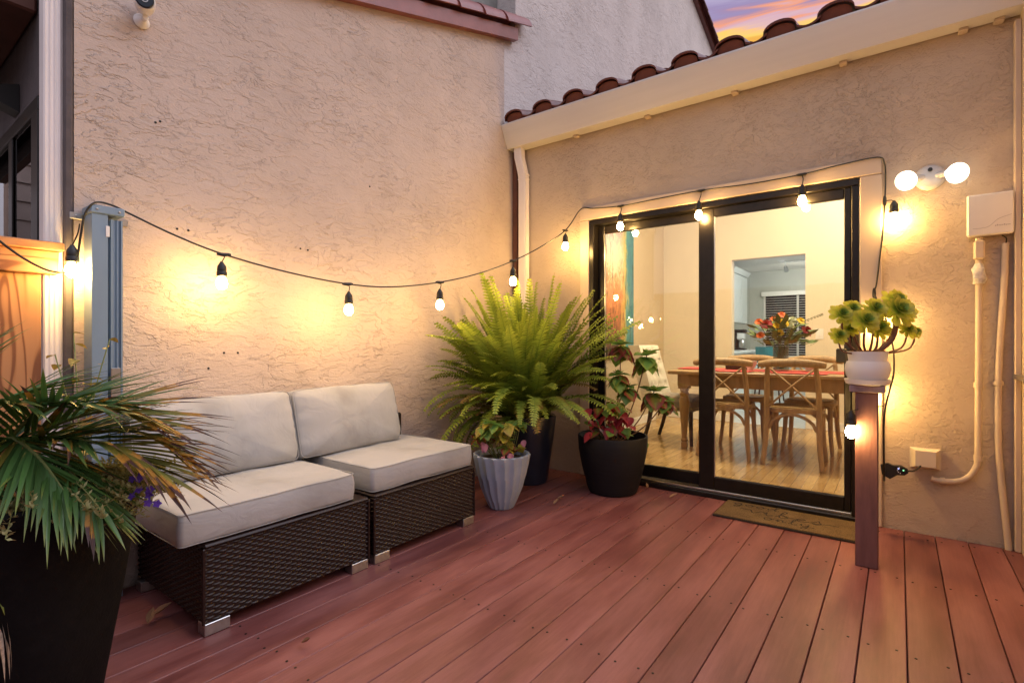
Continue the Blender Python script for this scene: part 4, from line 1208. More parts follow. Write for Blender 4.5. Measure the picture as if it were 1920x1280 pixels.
drops = [((.106, -3.066, 1.54), (.088, -3.085, 1.385)), ((.181, -2.549, 1.480), (.180, -2.558, 1.375)), ((.301, -1.953, 1.386), (.302, -1.946, 1.275)), ((.421, -1.361, 1.442), (.421, -1.361, 1.330)), ((.543, -.758, 1.640), (.543, -.758, 1.525)), ((.651, -.223, 1.933), (.651, -.223, 1.838)),
         ((1.032, -.046, 2.100), (1.043, -.075, 1.968)), ((1.632, -.046, 2.112), (1.626, -.075, 1.966)), ((2.244, -.046, 2.104), (2.250, -.075, 1.962)), ((2.660, -.028, 1.875), (2.703, -.052, 1.795)), ((2.612, -.08, 1.345), (2.622, -.10, 1.205)), ((2.665, -.62, .76), (2.543, -.745, .672)), ((2.636, -.175, 1.275), (2.606, -.105, .79))]
for i, (j, s) in enumerate(drops):
    j, s = Vector(j), Vector(s)
    k = link('lamp_holder', sock_m, sl, s)
    link('bulb', bulb_m, k, (0, 0, 0))
    top = s + Vector((0, 0, .068))
    lead = MB().tube([Vector(p) - s for p in spline([j, j * .5 + top * .5 + Vector((.006, .004, .004)), top], 6)], .0026, 6).build('lead', 'rubber', k)
    if i not in (0, 11, 12):
        cj = link('cord_joint', joint_m, k); cj.matrix_local = Matrix.Translation(j - s) @ basis(Vector((.2, .98, .05)) if i < 6 else (Vector((1, 0, 0)) if i < 9 else Vector((0, .1, 1))))
# ---- twin flood light
fl = thing('flood_light', 'white round twin flood lamp with two lit bulbs beside the door', 'flood light', (2.862, -.001, 1.975))
MB().lathe([(0, 0), (.068, 0), (.070, .008), (.066, .02), (.05, .036), (.02, .042), (0, .042)], 28, mat=Matrix.Rotation(R(90), 3, 'X')).build('canopy', 'flood_enamel', fl)
MB().lathe([(0, 0), (.011, 0), (.010, .01), (0, .011)], 12, (0, -.043, .035), mat=Matrix.Rotation(R(90), 3, 'X')).build('knob', 'black_plastic', fl)
for sx in (-1, 1):
    d = Vector((sx * .40, -.86, -.30)).normalized()
    q = d.to_track_quat('Z', 'Y').to_matrix().to_4x4()
    a = MB().tube([(sx * .03, -.03, 0), (sx * .06, -.05, .0), Vector((sx * .065, -.055, 0)) + d * .03], [.016, .018, .022], 14).build('lamp_holder', 'flood_enamel', fl)
    bl = MB().lathe([(0, .0), (.022, .0), (.026, .02), (.045, .055), (.052, .07), (.052, .078), (.045, .088), (.025, .096), (0, .098)], 22).build('flood_bulb', 'flood_glow', a)
    bl.matrix_local = Matrix.Translation(Vector((sx * .065, -.055, 0)) + d * .028) @ q

# ---- utility box, conduits, outlet
ub = thing('utility_box', 'white square utility box with swoosh mark high on the stucco', 'utility box', (3.102, -.001, 1.728))
MB().box(-.086, -.05, -.104, .086, 0, .104, .008).build('box_body', 'box_white', ub)
lid = MB().box(-.091, -.066, -.108, .091, -.0505, .108, .010).build('box_lid', 'box_white', ub)
MB().tube(spline([(-.068, -.0665, -.07), (-.01, -.0665, -.066), (.03, -.0665, -.03), (.08, -.0665, -.012)], 8), .0012, 4).build('swoosh', 'grey_mark', lid)
lg = MB()
for k in range(9):
    lg.box(.018 + k * .0066, -.0672, -.066 + (.001 if k % 3 else 0), .0225 + k * .0066, -.0661, -.060 + (.003 if k % 4 == 1 else 0))
tag(lg.build('lettering', 'grey_mark', lid), kind='stuff')
MB().box(.0865, -.03, -.02, .10, -.012, .02, .003).build('clasp', 'box_white', ub)
cd = thing('conduit_pipe', 'painted conduit bending under the utility box towards the outlet', 'pipe', (0, 0, 0))
MB().tube(spline([(3.062, -.028, 1.615), (3.062, -.028, 1.2), (3.060, -.028, .8), (3.058, -.028, .47), (3.048, -.028, .40), (3.015, -.028, .345), (2.965, -.028, .318), (2.90, -.028, .312), (2.868, -.026, .318)], 6), .0145, 12).build('pipe', 'pipe_paint', cd)
MB().box(3.040, -.055, 1.50, 3.084, -.006, 1.60, .008).build('conduit_body', 'pipe_paint', cd)
MB().lathe([(0, 0), (.022, .004), (.028, .03), (.022, .06), (.026, .08), (.016, .11), (0, .11)], 14, (3.062, -.030, 1.37), shape=lambda a, z: 1 + .25 * math.sin(3 * a + 60 * z)).build('tape_wrap', 'cloth_tape', cd)
for z in (.84, .455):
    MB().lathe([(.0148, -.014), (.019, -.014), (.019, .014), (.0148, .014), (.0148, -.014)], 14, (3.0595, -.028, z)).build('pipe_collar', 'pipe_paint', cd)
MB().tube([(2.905, -.028, .313), (2.925, -.028, .314)], .0185, 12).build('pipe_collar', 'pipe_paint', cd)
c2 = thing('conduit_pipe', 'painted conduit running from the utility box down to the deck', 'pipe', (0, 0, 0))
MB().tube(spline([(3.164, -.026, 1.575), (3.158, -.026, 1.35), (3.142, -.026, 1.05), (3.136, -.026, .80), (3.138, -.026, .50), (3.160, -.028, .2), (3.176, -.030, .002)], 8), .0145, 12).build('pipe', 'pipe_paint', c2)
MB().lathe([(.0148, -.01), (.021, -.01), (.021, .01), (.0148, .01), (.0148, -.01)], 14, (3.1363, -.026, .855)).build('pipe_collar', 'pipe_paint', c2)
MB().tube(spline([(3.150, -.03, 1.618), (3.166, -.034, 1.60), (3.165, -.03, 1.57)], 6), .003, 6).build('wire', 'rubber', c2)
oc = thing('outlet_cover', 'beige weatherproof outlet cover low on the stucco wall', 'outlet', (2.842, -.001, .420))
MB().box(-.068, -.008, -.058, .068, 0, .058, .003).build('back_plate', 'outlet_cover', oc)
m = MB(); a, b = (.062, .054), (.044, .036)
m.add([(-a[0], -.0085, -a[1]), (a[0], -.0085, -a[1]), (a[0], -.0085, a[1]), (-a[0], -.0085, a[1]), (-b[0], -.065, -b[1] + .0), (b[0], -.065, -b[1]), (b[0], -.065, a[1] - .004), (-b[0], -.065, a[1] - .004)],
      [(0, 1, 2, 3), (4, 5, 6, 7), (0, 1, 5, 4), (1, 2, 6, 5), (2, 3, 7, 6), (3, 0, 4, 7)])
m.build('bubble_cover', 'outlet_cover', oc, angle=20)
tm = thing('plug_timer', 'black plug-in timer with small lights hanging beside the purple post', 'timer', (2.705, -.125, .362))
out = [(-.062, .020), (-.056, -.030), (-.020, -.052), (.012, -.026), (.045, -.022), (.062, -.006), (.058, .014), (.030, .028), (-.005, .024), (-.03, .034)]
MB().prism([(x, z) for x, z in out], -.018, .012, 'y').build('timer_body', 'black_plastic', tm)
MB().lathe([(0, 0), (.020, 0), (.018, .004), (0, .0042)], 18, (.030, -.0182, .004), mat=Matrix.Rotation(R(90), 3, 'X')).build('dial', 'rubber', tm)
for k in range(5):
    a = R(120 + k * 34)
    MB().box(-.0022, -.001, -.0022, .0022, .001, .0022).build('hour_mark', 'white_gloss', tm, loc=(.030 + .016 * math.cos(a), -.0235, .004 + .016 * math.sin(a)))
MB().lathe([(0, 0), (.004, 0), (.003, .002), (0, .002)], 10, (.018, -.0225, .012), mat=Matrix.Rotation(R(90), 3, 'X')).build('indicator', 'led_blue', tm)
MB().lathe([(0, 0), (.004, 0), (.003, .002), (0, .002)], 10, (.040, -.0225, .006), mat=Matrix.Rotation(R(90), 3, 'X')).build('indicator', 'led_green', tm)
MB().tube(spline([(.060, 0, .0), (.085, .01, .004), (.11, .05, .02), (.125, .085, .034)], 6), .0045, 6).build('plug_cord', 'rubber', tm)

# ---- rail end at the right edge
rs_ = thing('handrail', 'dark metal ledge end poking in at the right edge', 'rail', (0, 0, 0))
MB().box(3.186, -1.4, .882, 3.2205, -.060, .905, .003).build('ledge', 'steel', rs_)
MB().box(3.206, -.30, .84, 3.2205, -.27, .8815, .002).build('bracket', 'steel', rs_)

# ---- rail post with its cap
rp = thing('rail_post', 'purple-brown painted wooden post standing on the deck by the door', 'post', (2.602, -.676, 0))
MB().box(-.045, -.045, .001, .045, .045, .828, .004).build('post', 'post_paint', rp)
MB().box(-.068, -.062, .8285, .072, .062, .862, .005).build('cap', 'post_cap', rp)

# ---- doormat
mt = thing('doormat', 'brown coir doormat with black script lettering by the sliding door', 'doormat', (1.81, -.405, .001))
MB().box(0, 0, 0, .765, .345, .011, .003).build('backing', 'mat_edge', mt)
MB().box(.004, .004, .0112, .761, .341, .0165, .002).build('coir_pile', 'coir', mt)
GL = {
 'g': [[(.75, .8), (.45, 1.0), (.1, .75), (.1, .3), (.45, .05), (.75, .35), (.78, .95), (.76, .2), (.7, -.6), (.35, -.8), (.15, -.5), (.6, -.1), (1.05, .25)]],
 'o': [[(.75, .85), (.4, 1.0), (.08, .6), (.2, .1), (.6, .05), (.82, .5), (.62, .92), (.85, .75), (1.1, .85)]],
 'd': [[(.72, .8), (.4, .98), (.08, .55), (.2, .08), (.55, .08), (.8, .6), (1.15, 1.7), (1.05, 2.1), (.85, 1.6), (.8, .5), (.95, .05), (1.3, .25)]],
 'v': [[(-.9, .95), (-.3, .85), (.05, .95), (.2, .5), (.4, .05), (.7, .5), (.95, .95), (1.25, .8)]],
 'i': [[(0, .4), (.2, .95), (.2, .25), (.4, .02), (.75, .35)]],
 'b': [[(-.1, .2), (.35, 1.2), (.6, 2.0), (.42, 2.25), (.25, 1.5), (.2, .3), (.5, .02), (.85, .35), (.7, .8), (.4, .75), (.9, .55), (1.3, .6)]],
 'e': [[(-.1, .3), (.4, .5), (.7, .8), (.45, 1.0), (.12, .6), (.25, .1), (.6, .05), (1.05, .4)]],
 's': [[(-.1, .2), (.3, .7), (.5, 1.15), (.6, .7), (.75, .25), (.4, -.05), (.1, .15), (.6, .2), (1.3, .55), (2.0, .5)]],
 'n': [[(-.05, .3), (.15, .95), (.15, .05), (.35, .75), (.6, .95), (.7, .5), (.75, .1), (1.1, .3)]],
 'l': [[(-.05, .2), (.35, 1.3), (.5, 2.0), (.32, 2.15), (.22, 1.4), (.25, .3), (.5, .02), (.85, .3)]],
 'y': [[(-.05, .4), (.1, .95), (.15, .35), (.4, .1), (.7, .5), (.8, .95), (.75, .1), (.6, -.7), (.3, -.9), (.2, -.5), (.7, -.05), (1.4, .2)]],
}
def script(word, x, y, sz, step, wd):
    for k, chs in enumerate(word):
        m = MB()
        for stroke in GL[chs]:
            pts = spline([(x + px * sz, y + py * sz * .85, .0172) for px, py in stroke], 6)
            m.tube(pts, [wd * (.75 + .45 * abs(math.sin(i * .35))) for i in range(len(pts))], 5, flat=.18)
        m.build('letter', 'mat_ink', mt)
        if chs == 'i':
            MB().lathe([(0, 0), (.005, 0), (0, .0012)], 8, (x + .2 * sz, y + 1.35 * sz, .0166)).build('letter', 'mat_ink', mt)
        x += step[k] * sz if isinstance(step, list) else step * sz
script('good', .06, .262, .052, 1.25, .0036)
script('vibes', .17, .150, .068, [1.25, 1.05, 1.45, 1.2, 1], .0038)
script('only', .27, .068, .050, [1.35, 1.35, 1.15, 1], .0034)

# ================================================================== plants
def leaf_mesh(name, mat, L=1.0, W=.5, fold=.12, curl=.25, tip=1.3, nu=8, nv=4, serr=0.0):
    vs_, uv = [], []
    for j in range(nv + 1):
        for i in range(nu + 1):
            u, v = i / nu, (j / nv - .5) * 2
            w = W * .5 * (math.sin(math.pi * u ** .8) ** .75) * (1 - .35 * u ** 3) if 0 < u < 1 else 0.0
            w *= 1 + serr * (1 if i % 2 else -1) * abs(v)
            vs_.append((L * u, w * v, fold * abs(v) * w * 2 - curl * u * u * L * .5 + .012 * math.sin(u * 22) * abs(v)))
            uv.append((min(1, .25 + .5 * u * .6 + .45 * abs(v) * (1 if 0 < u < 1 else .5)) if u > .02 else .1, abs(v)))
    m = MB(); m.v = vs_
    m.f = [(j * (nu + 1) + i, j * (nu + 1) + i + 1, (j + 1) * (nu + 1) + i + 1, (j + 1) * (nu + 1) + i) for j in range(nv) for i in range(nu)]
    return m.mesh(name, mat, 80, False, uv)

# ---- Boston fern
def frond_mesh(rs, L, a0, bend, mat, broken=0.0):
    """rachis in local x-z plane leaving at elevation a0 and bending down by `bend` over its length"""
    n = 34; p = Vector((0, 0, 0)); pts = [p.copy()]
    side = rs.uniform(-.35, .35)
    for i in range(n):
        t = i / n
        e = a0 - bend * t ** 1.5
        yaw = side * t
        p = p + Vector((math.cos(e) * math.cos(yaw), math.cos(e) * math.sin(yaw), math.sin(e))) * (L / n)
        pts.append(p.copy())
    m = MB(); uvs = []
    m.tube(pts, [.0026 * (1 - .75 * i / n) for i in range(n + 1)], 4, caps=False); uvs += [(.15, 0)] * len(m.v)
    cnt = int(L / .0205)
    twist = rs.uniform(-.5, .5)
    for k in range(cnt):
        t = .06 + .93 * k / cnt
        f = t * n; i = min(n - 1, int(f)); q = pts[i].lerp(pts[i + 1], f - i)
        tan = (pts[i + 1] - pts[i]).normalized()
        sd = tan.cross(Vector((0, 0, 1)))
        if sd.length < .1: sd = Vector((0, 1, 0))
        sd.normalize(); nrm = sd.cross(tan)
        tw = twist * t
        sd, nrm = sd * math.cos(tw) + nrm * math.sin(tw), nrm * math.cos(tw) - sd * math.sin(tw)
        ll = .072 * min(1, (t / .22) ** .8) * (1 - .80 * max(0, (t - .45) / .55) ** 1.6) * rs.uniform(.86, 1.1)
        for s in (-1, 1):
            if rs.random() < broken * .2: continue
            d = (sd * s * .95 + tan * .30 + nrm * rs.uniform(-.05, .22) - nrm * .0).normalized()
            w = tan * .0078
            q1 = q + d * ll * .5 + nrm * .004
            q2 = q + d * ll - nrm * rs.uniform(0, .010)
            o = len(m.v)
            m.v += [tuple(q - w), tuple(q1 - w * .95), tuple(q2), tuple(q1 + w * .95), tuple(q + w)]
            m.f += [(o, o + 1, o + 3, o + 4), (o + 1, o + 2, o + 3)]
            c = min(1, .15 + t * .55); uvs += [(c, 0), (c + .12, 0), (c + .3, 0), (c + .12, 0), (c, 0)]
    return m.mesh('frond', mat, 80, False, uvs), pts
def fern():
    rs = random.Random(21)
    base = Vector((.46, -.44, 0))
    t = thing('potted_fern', 'large bushy fern with arching fronds in a dark pot in the corner', 'potted plant', base)
    MB().lathe([(0, .002), (.13, .002), (.14, .02), (.19, .36), (.205, .50), (.20, .51), (.188, .50), (.18, .44), (0, .43)], 36).build('pot', 'pot_navy', t)
    MB().lathe([(0, .455), (.182, .44), (.182, .432), (0, .431)], 24).build('soil', 'soil', t)
    kinds = []
    for (L, a0, bend, mt, br) in ((.92, 88, 14, 'fern_leaf', 0), (.88, 82, 16, 'fern_leaf', 0), (.92, 75, 22, 'fern_leaf', 0), (.88, 68, 26, 'fern_leaf', 0), (.84, 62, 36, 'fern_leaf', 0), (.80, 56, 50, 'fern_leaf', .2),
                                  (.78, 50, 70, 'fern_leaf', 0), (.72, 40, 85, 'fern_leaf', 0), (.62, 60, 50, 'fern_leaf', 0), (.50, 75, 40, 'fern_leaf', 0), (.70, 50, 80, 'fern_old', .4), (.60, 30, 70, 'fern_old', .4), (.82, 44, 110, 'fern_leaf', 0), (.70, 30, 120, 'fern_leaf', 0), (.58, 20, 108, 'fern_leaf', 0), (.95, 60, 62, 'fern_leaf', 0)):
        kinds.append(frond_mesh(rs, L, R(a0), R(bend), mt, br))
    crown = Vector((0, 0, .46))
    def place(k, az, sc_, off=.10, roll=0.0):
        if k <= 4: sc_ *= 1.10
        me, pts = kinds[k]
        o3 = crown + Vector((math.cos(az), math.sin(az), 0)) * off + Vector((0, 0, rs.uniform(-.02, .05)))
        ok = True
        for p in pts[::4] + [pts[-1]]:
            w = base + o3 + Vector((p.x * math.cos(az) - p.y * math.sin(az), p.x * math.sin(az) + p.y * math.cos(az), p.z)) * sc_
            if w.x < .05 or w.y > -.06 or w.z < .06: ok = False
            if w.z < .60 and w.z > .3 and (w - Vector((1.085, -.29, w.z))).length < .26: ok = False
            if .05 < w.x < .75 and w.y < -1.32 and w.z < .56: ok = False
        if not ok: return False
        o = link('frond', me, t, o3, (rs.uniform(-.14, .14), rs.uniform(-.10, .10), az + rs.uniform(-.04, .04)), (sc_,) * 3)
        return True
    n = 0; tries = 0
    groups = (((0, 1, 2), 40, 0, 6.283, .16), ((2, 3, 4), 42, -2.9, .6, .16), ((4, 5), 36, -2.8, .5, .16), ((4, 5, 6, 15), 34, -2.25, -1.35, .18), ((6, 7), 24, -2.7, .4, .16), ((8, 9), 26, 0, 6.28, .12), ((10, 11), 14, -2.6, -.3, .14), ((12, 13, 14), 22, -2.4, -.9, .16))
    for ks, want, a0, a1, off in groups:
        got = 0; tr_ = 0
        while got < want and tr_ < want * 12:
            tr_ += 1
            if place(rs.choice(ks), rs.uniform(a0, a1), rs.uniform(.80, 1.16), rs.uniform(.01, off)): got += 1
fern()

# ---- hydrangea leaves, several colourings of one blade
LF = {k: leaf_mesh('leaf', k, 1, .80, .10, .25, nu=10, nv=6, serr=.03) for k in ('hyd_green', 'hyd_mixed', 'hyd_red', 'hyd_yellow', 'hyd_pink')}
def put_leaf(t, kind, p, d, size, roll=0.0, droop=0.0):
    d = Vector(d); d.z -= droop
    o = link('leaf', LF[kind], t)
    o.matrix_local = Matrix.Translation(p) @ basis(d, roll=roll) @ Matrix.Scale(size, 4)
    return o
# planter with the tall hydrangea
def big_hydrangea():
    rs = random.Random(4)
    base = Vector((1.085, -.292, 0))
    t = thing('potted_hydrangea', 'red and green leaved hydrangea in the big black planter by the door', 'potted plant', base)
    MB().lathe([(0, .001), (.155, .001), (.168, .006), (.185, .05), (.218, .18), (.240, .30), (.246, .395), (.243, .405), (.232, .405), (.228, .395), (.222, .33), (0, .32)], 48).build('pot', 'pot_black', t)
    MB().lathe([(0, .345), (.222, .335), (.222, .327), (0, .326)], 24).build('soil', 'soil', t)
    # whorls: centre offset in (image right, towards camera, height), size
    RV = Vector((.80, .60, 0)); FV = Vector((.60, -.80, 0))
    whorls = [(.055, .02, 1.045, .120), (.245, .0, .97, .130), (.035, .03, .835, .095), (.10, .04, .745, .095), (.29, .03, .715, .118), (.375, .04, .655, .085)]
    for r, f, z, s in whorls:
        s *= 1.15
        c = RV * r + FV * f + Vector((0, 0, z))
        root = RV * (r * .15 - .02) + FV * f * .3 + Vector((0, 0, .345))
        mid = root.lerp(c, .5) + RV * (.02 if r > 0 else -.01) + Vector((0, 0, -.03 * (r > .1)))
        MB().tube(spline([root, mid, c], 6), .0042, 6).build('stem', 'stem_brown', t)
        n_out = 9
        for k in range(n_out):
            a = 2 * math.pi * k / n_out + rs.uniform(-.3, .3) + r * 9
            d = Vector((math.cos(a), math.sin(a), rs.uniform(-1.15, -.35)))
            kind = rs.choice(['hyd_green', 'hyd_mixed', 'hyd_mixed', 'hyd_green']) if d.dot(FV) > -.6 else 'hyd_green'
            put_leaf(t, kind, c + Vector((0, 0, -.012 - .01 * (k % 2))), d, s * rs.uniform(.95, 1.25), rs.uniform(-.35, .35), .15)
        for k in range(6):
            a = 2 * math.pi * k / 6 + r * 5
            put_leaf(t, 'hyd_green', c, Vector((math.cos(a), math.sin(a), rs.uniform(.0, .6))), s * rs.uniform(.65, .85), rs.uniform(-.3, .3))
        for k in range(3):
            a = 2 * math.pi * k / 3
            put_leaf(t, 'hyd_green', c, Vector((math.cos(a) * .5, math.sin(a) * .5, .9)), s * .4, 0)
    for i in range(60):
        r = rs.gauss(-.03, .08); f = rs.uniform(.0, .15); z = .44 + rs.random() * .22 - abs(r + .04) * .3
        c = RV * r + FV * f + Vector((0, 0, z))
        a = rs.uniform(-2.2, .9)
        put_leaf(t, rs.choice(['hyd_red', 'hyd_red', 'hyd_mixed', 'hyd_green']), c, Vector((math.cos(a), math.sin(a), rs.uniform(-1.2, .0))), rs.uniform(.07, .10), rs.uniform(-.5, .5), .15)
    for i in range(12):
        r = rs.uniform(-.13, .03); f = rs.uniform(-.02, .10)
        MB().tube(spline([RV * (r * .5 - .03) + FV * f * .6 + Vector((0, 0, .345)), RV * r * .8 + FV * f + Vector((0, 0, .41)), RV * r + FV * f + Vector((0, 0, .50))], 4), .003, 5).build('stem', 'stem_brown', t)
big_hydrangea()
# fluted pot
def fluted():
    rs = random.Random(9)
    base = Vector((.665, -1.045, 0))
    t = thing('potted_hydrangea', 'small hydrangea with yellowing leaves in the grey-blue fluted pot', 'potted plant', base)
    NF = 18
    def flute(a, z):
        q = (a + z * .35) * NF / (2 * math.pi)
        fr = q - math.floor(q)
        return 1 - .075 * math.sin(math.pi * fr) ** .8 if z < .346 else 1.0
    prof = [(0, .001), (.078, .001), (.085, .01), (.110, .06), (.138, .13), (.162, .21), (.178, .28), (.187, .325), (.190, .338), (.190, .345), (.178, .349), (.170, .349), (.166, .343), (.156, .31), (0, .305)]
    MB().lathe(prof, NF * 8, shape=flute).build('pot', 'pot_grey', t, angle=24)
    MB().lathe([(0, .318), (.150, .312), (.150, .306), (0, .3055)], 24).build('soil', 'soil', t)
    RV = Vector((.80, .60, 0)); FV = Vector((.60, -.80, 0))
    for i in range(22):
        a = rs.uniform(0, 6.28); r = rs.uniform(.03, .12)
        r *= 1.25; c = Vector((math.cos(a) * r, math.sin(a) * r, .44 + rs.random() * .20 - r * .45))
        MB().tube(spline([Vector((c.x * .3, c.y * .3, .316)), Vector((c.x * .7, c.y * .7, .38)), c], 4), .0025, 5).build('stem', 'stem_green', t)
        for k in range(6):
            b = 2 * math.pi * k / 6 + rs.uniform(-.4, .4)
            kind = rs.choice(['hyd_yellow', 'hyd_yellow', 'hyd_green', 'hyd_yellow', 'hyd_mixed'] if c.z < .47 else ['hyd_green', 'hyd_green', 'hyd_yellow'])
            put_leaf(t, kind, c, Vector((math.cos(b), math.sin(b), rs.uniform(-.9, .5))), rs.uniform(.062, .09), rs.uniform(-.5, .5), .05)
    for r, f, z, s in ((-.12, .05, .43, .075), (-.11, .06, .42, .06), (.14, .02, .435, .05), (.015, .14, .36, .07), (.02, .145, .35, .06), (.055, .13, .375, .05), (.06, .125, .37, .045)):
        a = rs.uniform(-1.6, -.4)
        put_leaf(t, 'hyd_pink', RV * r + FV * f + Vector((0, 0, z)), Vector((math.cos(a) * .5, math.sin(a) * .5, -.7)), s, rs.uniform(-.8, .8))
fluted()

# ---- aeonium in a white pot on the post
def aeonium():
    rs = random.Random(12)
    base = Vector((2.604, -.676, .8625))
    t = thing('potted_succulent', 'branching green aeonium succulent in a white pot on the post', 'potted plant', base)
    MB().lathe([(0, .001), (.078, .001), (.088, .006), (.093, .020), (.0945, .027), (.091, .027), (.082, .012), (0, .010)], 40, shape=lambda a, z: 1 + (.012 * math.sin(20 * a) if z > .015 else 0)).build('saucer', 'pot_white', t)
    MB().lathe([(0, .012), (.062, .012), (.074, .020), (.087, .045), (.092, .072), (.090, .095), (.083, .113), (.079, .113), (.083, .09), (.084, .07), (0, .06)], 40).build('pot', 'pot_white', t)
    MB().lathe([(0, .062), (.0755, .062), (.0775, .115), (.0830, .160), (.0800, .160), (.0745, .115), (.073, .066), (0, .066)], 32).build('inner_pot', 'pot_white', t)
    MB().lathe([(0, .158), (.04, .158), (.0790, .152), (.0785, .146), (0, .145)], 24).build('mulch', 'bark_chips', t)
    chips = MB()
    for i in range(70):
        a = rs.uniform(0, 6.28); r = .074 * math.sqrt(rs.random())
        c = Vector((math.cos(a) * r, math.sin(a) * r, .160))
        chips.box(c.x - .005, c.y - .003, c.z - .003, c.x + .005, c.y + .003, c.z + .003, mat=Matrix.Rotation(rs.uniform(0, 3), 3, Vector((rs.random(), rs.random(), 1)).normalized()))
    tag(chips.build('bark_mulch', 'bark_chips', t), kind='stuff')
    def spoon(mat):
        vs_, uv = [], []
        nu, nv = 8, 4
        for j in range(nv + 1):
            for i in range(nu + 1):
                u, v = i / nu, (j / nv - .5) * 2
                w = .07 + .18 * (u / .70) ** 1.4 if u < .70 else .25 * math.sqrt(max(0, 1 - ((u - .70) / .30) ** 2))
                vs_.append((u, w * v, .20 * v * v * w + .16 * u * u)); uv.append((min(1, .15 + .75 * u + .1 * abs(v)), 0))
        m = MB(); m.v = vs_
        m.f = [(j * (nu + 1) + i, j * (nu + 1) + i + 1, (j + 1) * (nu + 1) + i + 1, (j + 1) * (nu + 1) + i) for j in range(nv) for i in range(nu)]
        return m.mesh('leaf', mat, 80, False, uv)
    lm_out, lm_in = spoon('aeonium_leaf'), spoon('aeonium_heart')
    RV = Vector((.80, .60, 0)); FV = Vector((.60, -.80, 0))
    heads = [(-.136, .02, .335, .055), (-.047, .055, .302, .066), (.014, .03, .362, .056), (.125, .03, .352, .080), (.142, -.01, .400, .066), (-.149, .02, .235, .043), (.176, .02, .262, .042), (.222, .01, .252, .030), (.05, .0, .272, .060), (-.093, .01, .268, .042), (-.062, -.02, .362, .052)]
    for r, f, z, s in heads:
        c = RV * r + FV * f + Vector((0, 0, z))
        root = RV * (r * .22) + FV * f * .2 + Vector((0, 0, .145))
        mid = root.lerp(c, .5) + RV * (.25 * r) + Vector((0, 0, -.028))
        th = .0054 if s > .05 else .004
        if r == .125: th = .010
        MB().tube(spline([root, mid, c - Vector((0, 0, .01))], 6), [th * 1.15, th * 1.1, th, th, th, th, th, th, th, th, th * .9, th * .9, th * .8], 7).build('stem', 'stem_red', t)
        ro = link('rosette', None, t); ro.empty_display_size = .02
        face = (Vector((0, 0, 1)) + FV * 1.7 + RV * r * 1.2).normalized()
        ro.matrix_local = Matrix.Translation(c) @ face.to_track_quat('Z', 'Y').to_matrix().to_4x4()
        for ring, (k, L, e) in enumerate(((9, 1.18, -10), (10, .98, 12), (10, .80, 30), (8, .58, 46), (6, .40, 62), (4, .24, 76))):
            for i in range(k):
                a = 2 * math.pi * (i + .5 * (ring % 2)) / k + rs.uniform(-.08, .08)
                d = Vector((math.cos(a) * math.cos(R(e)), math.sin(a) * math.cos(R(e)), math.sin(R(e))))
                o = link('leaf', lm_out if ring < 3 else lm_in, ro)
                o.matrix_local = Matrix.Translation((0, 0, -.002 + .0035 * ring)) @ basis(d) @ Matrix.Scale(s * .95 * L * rs.uniform(.9, 1.08), 4)
aeonium()

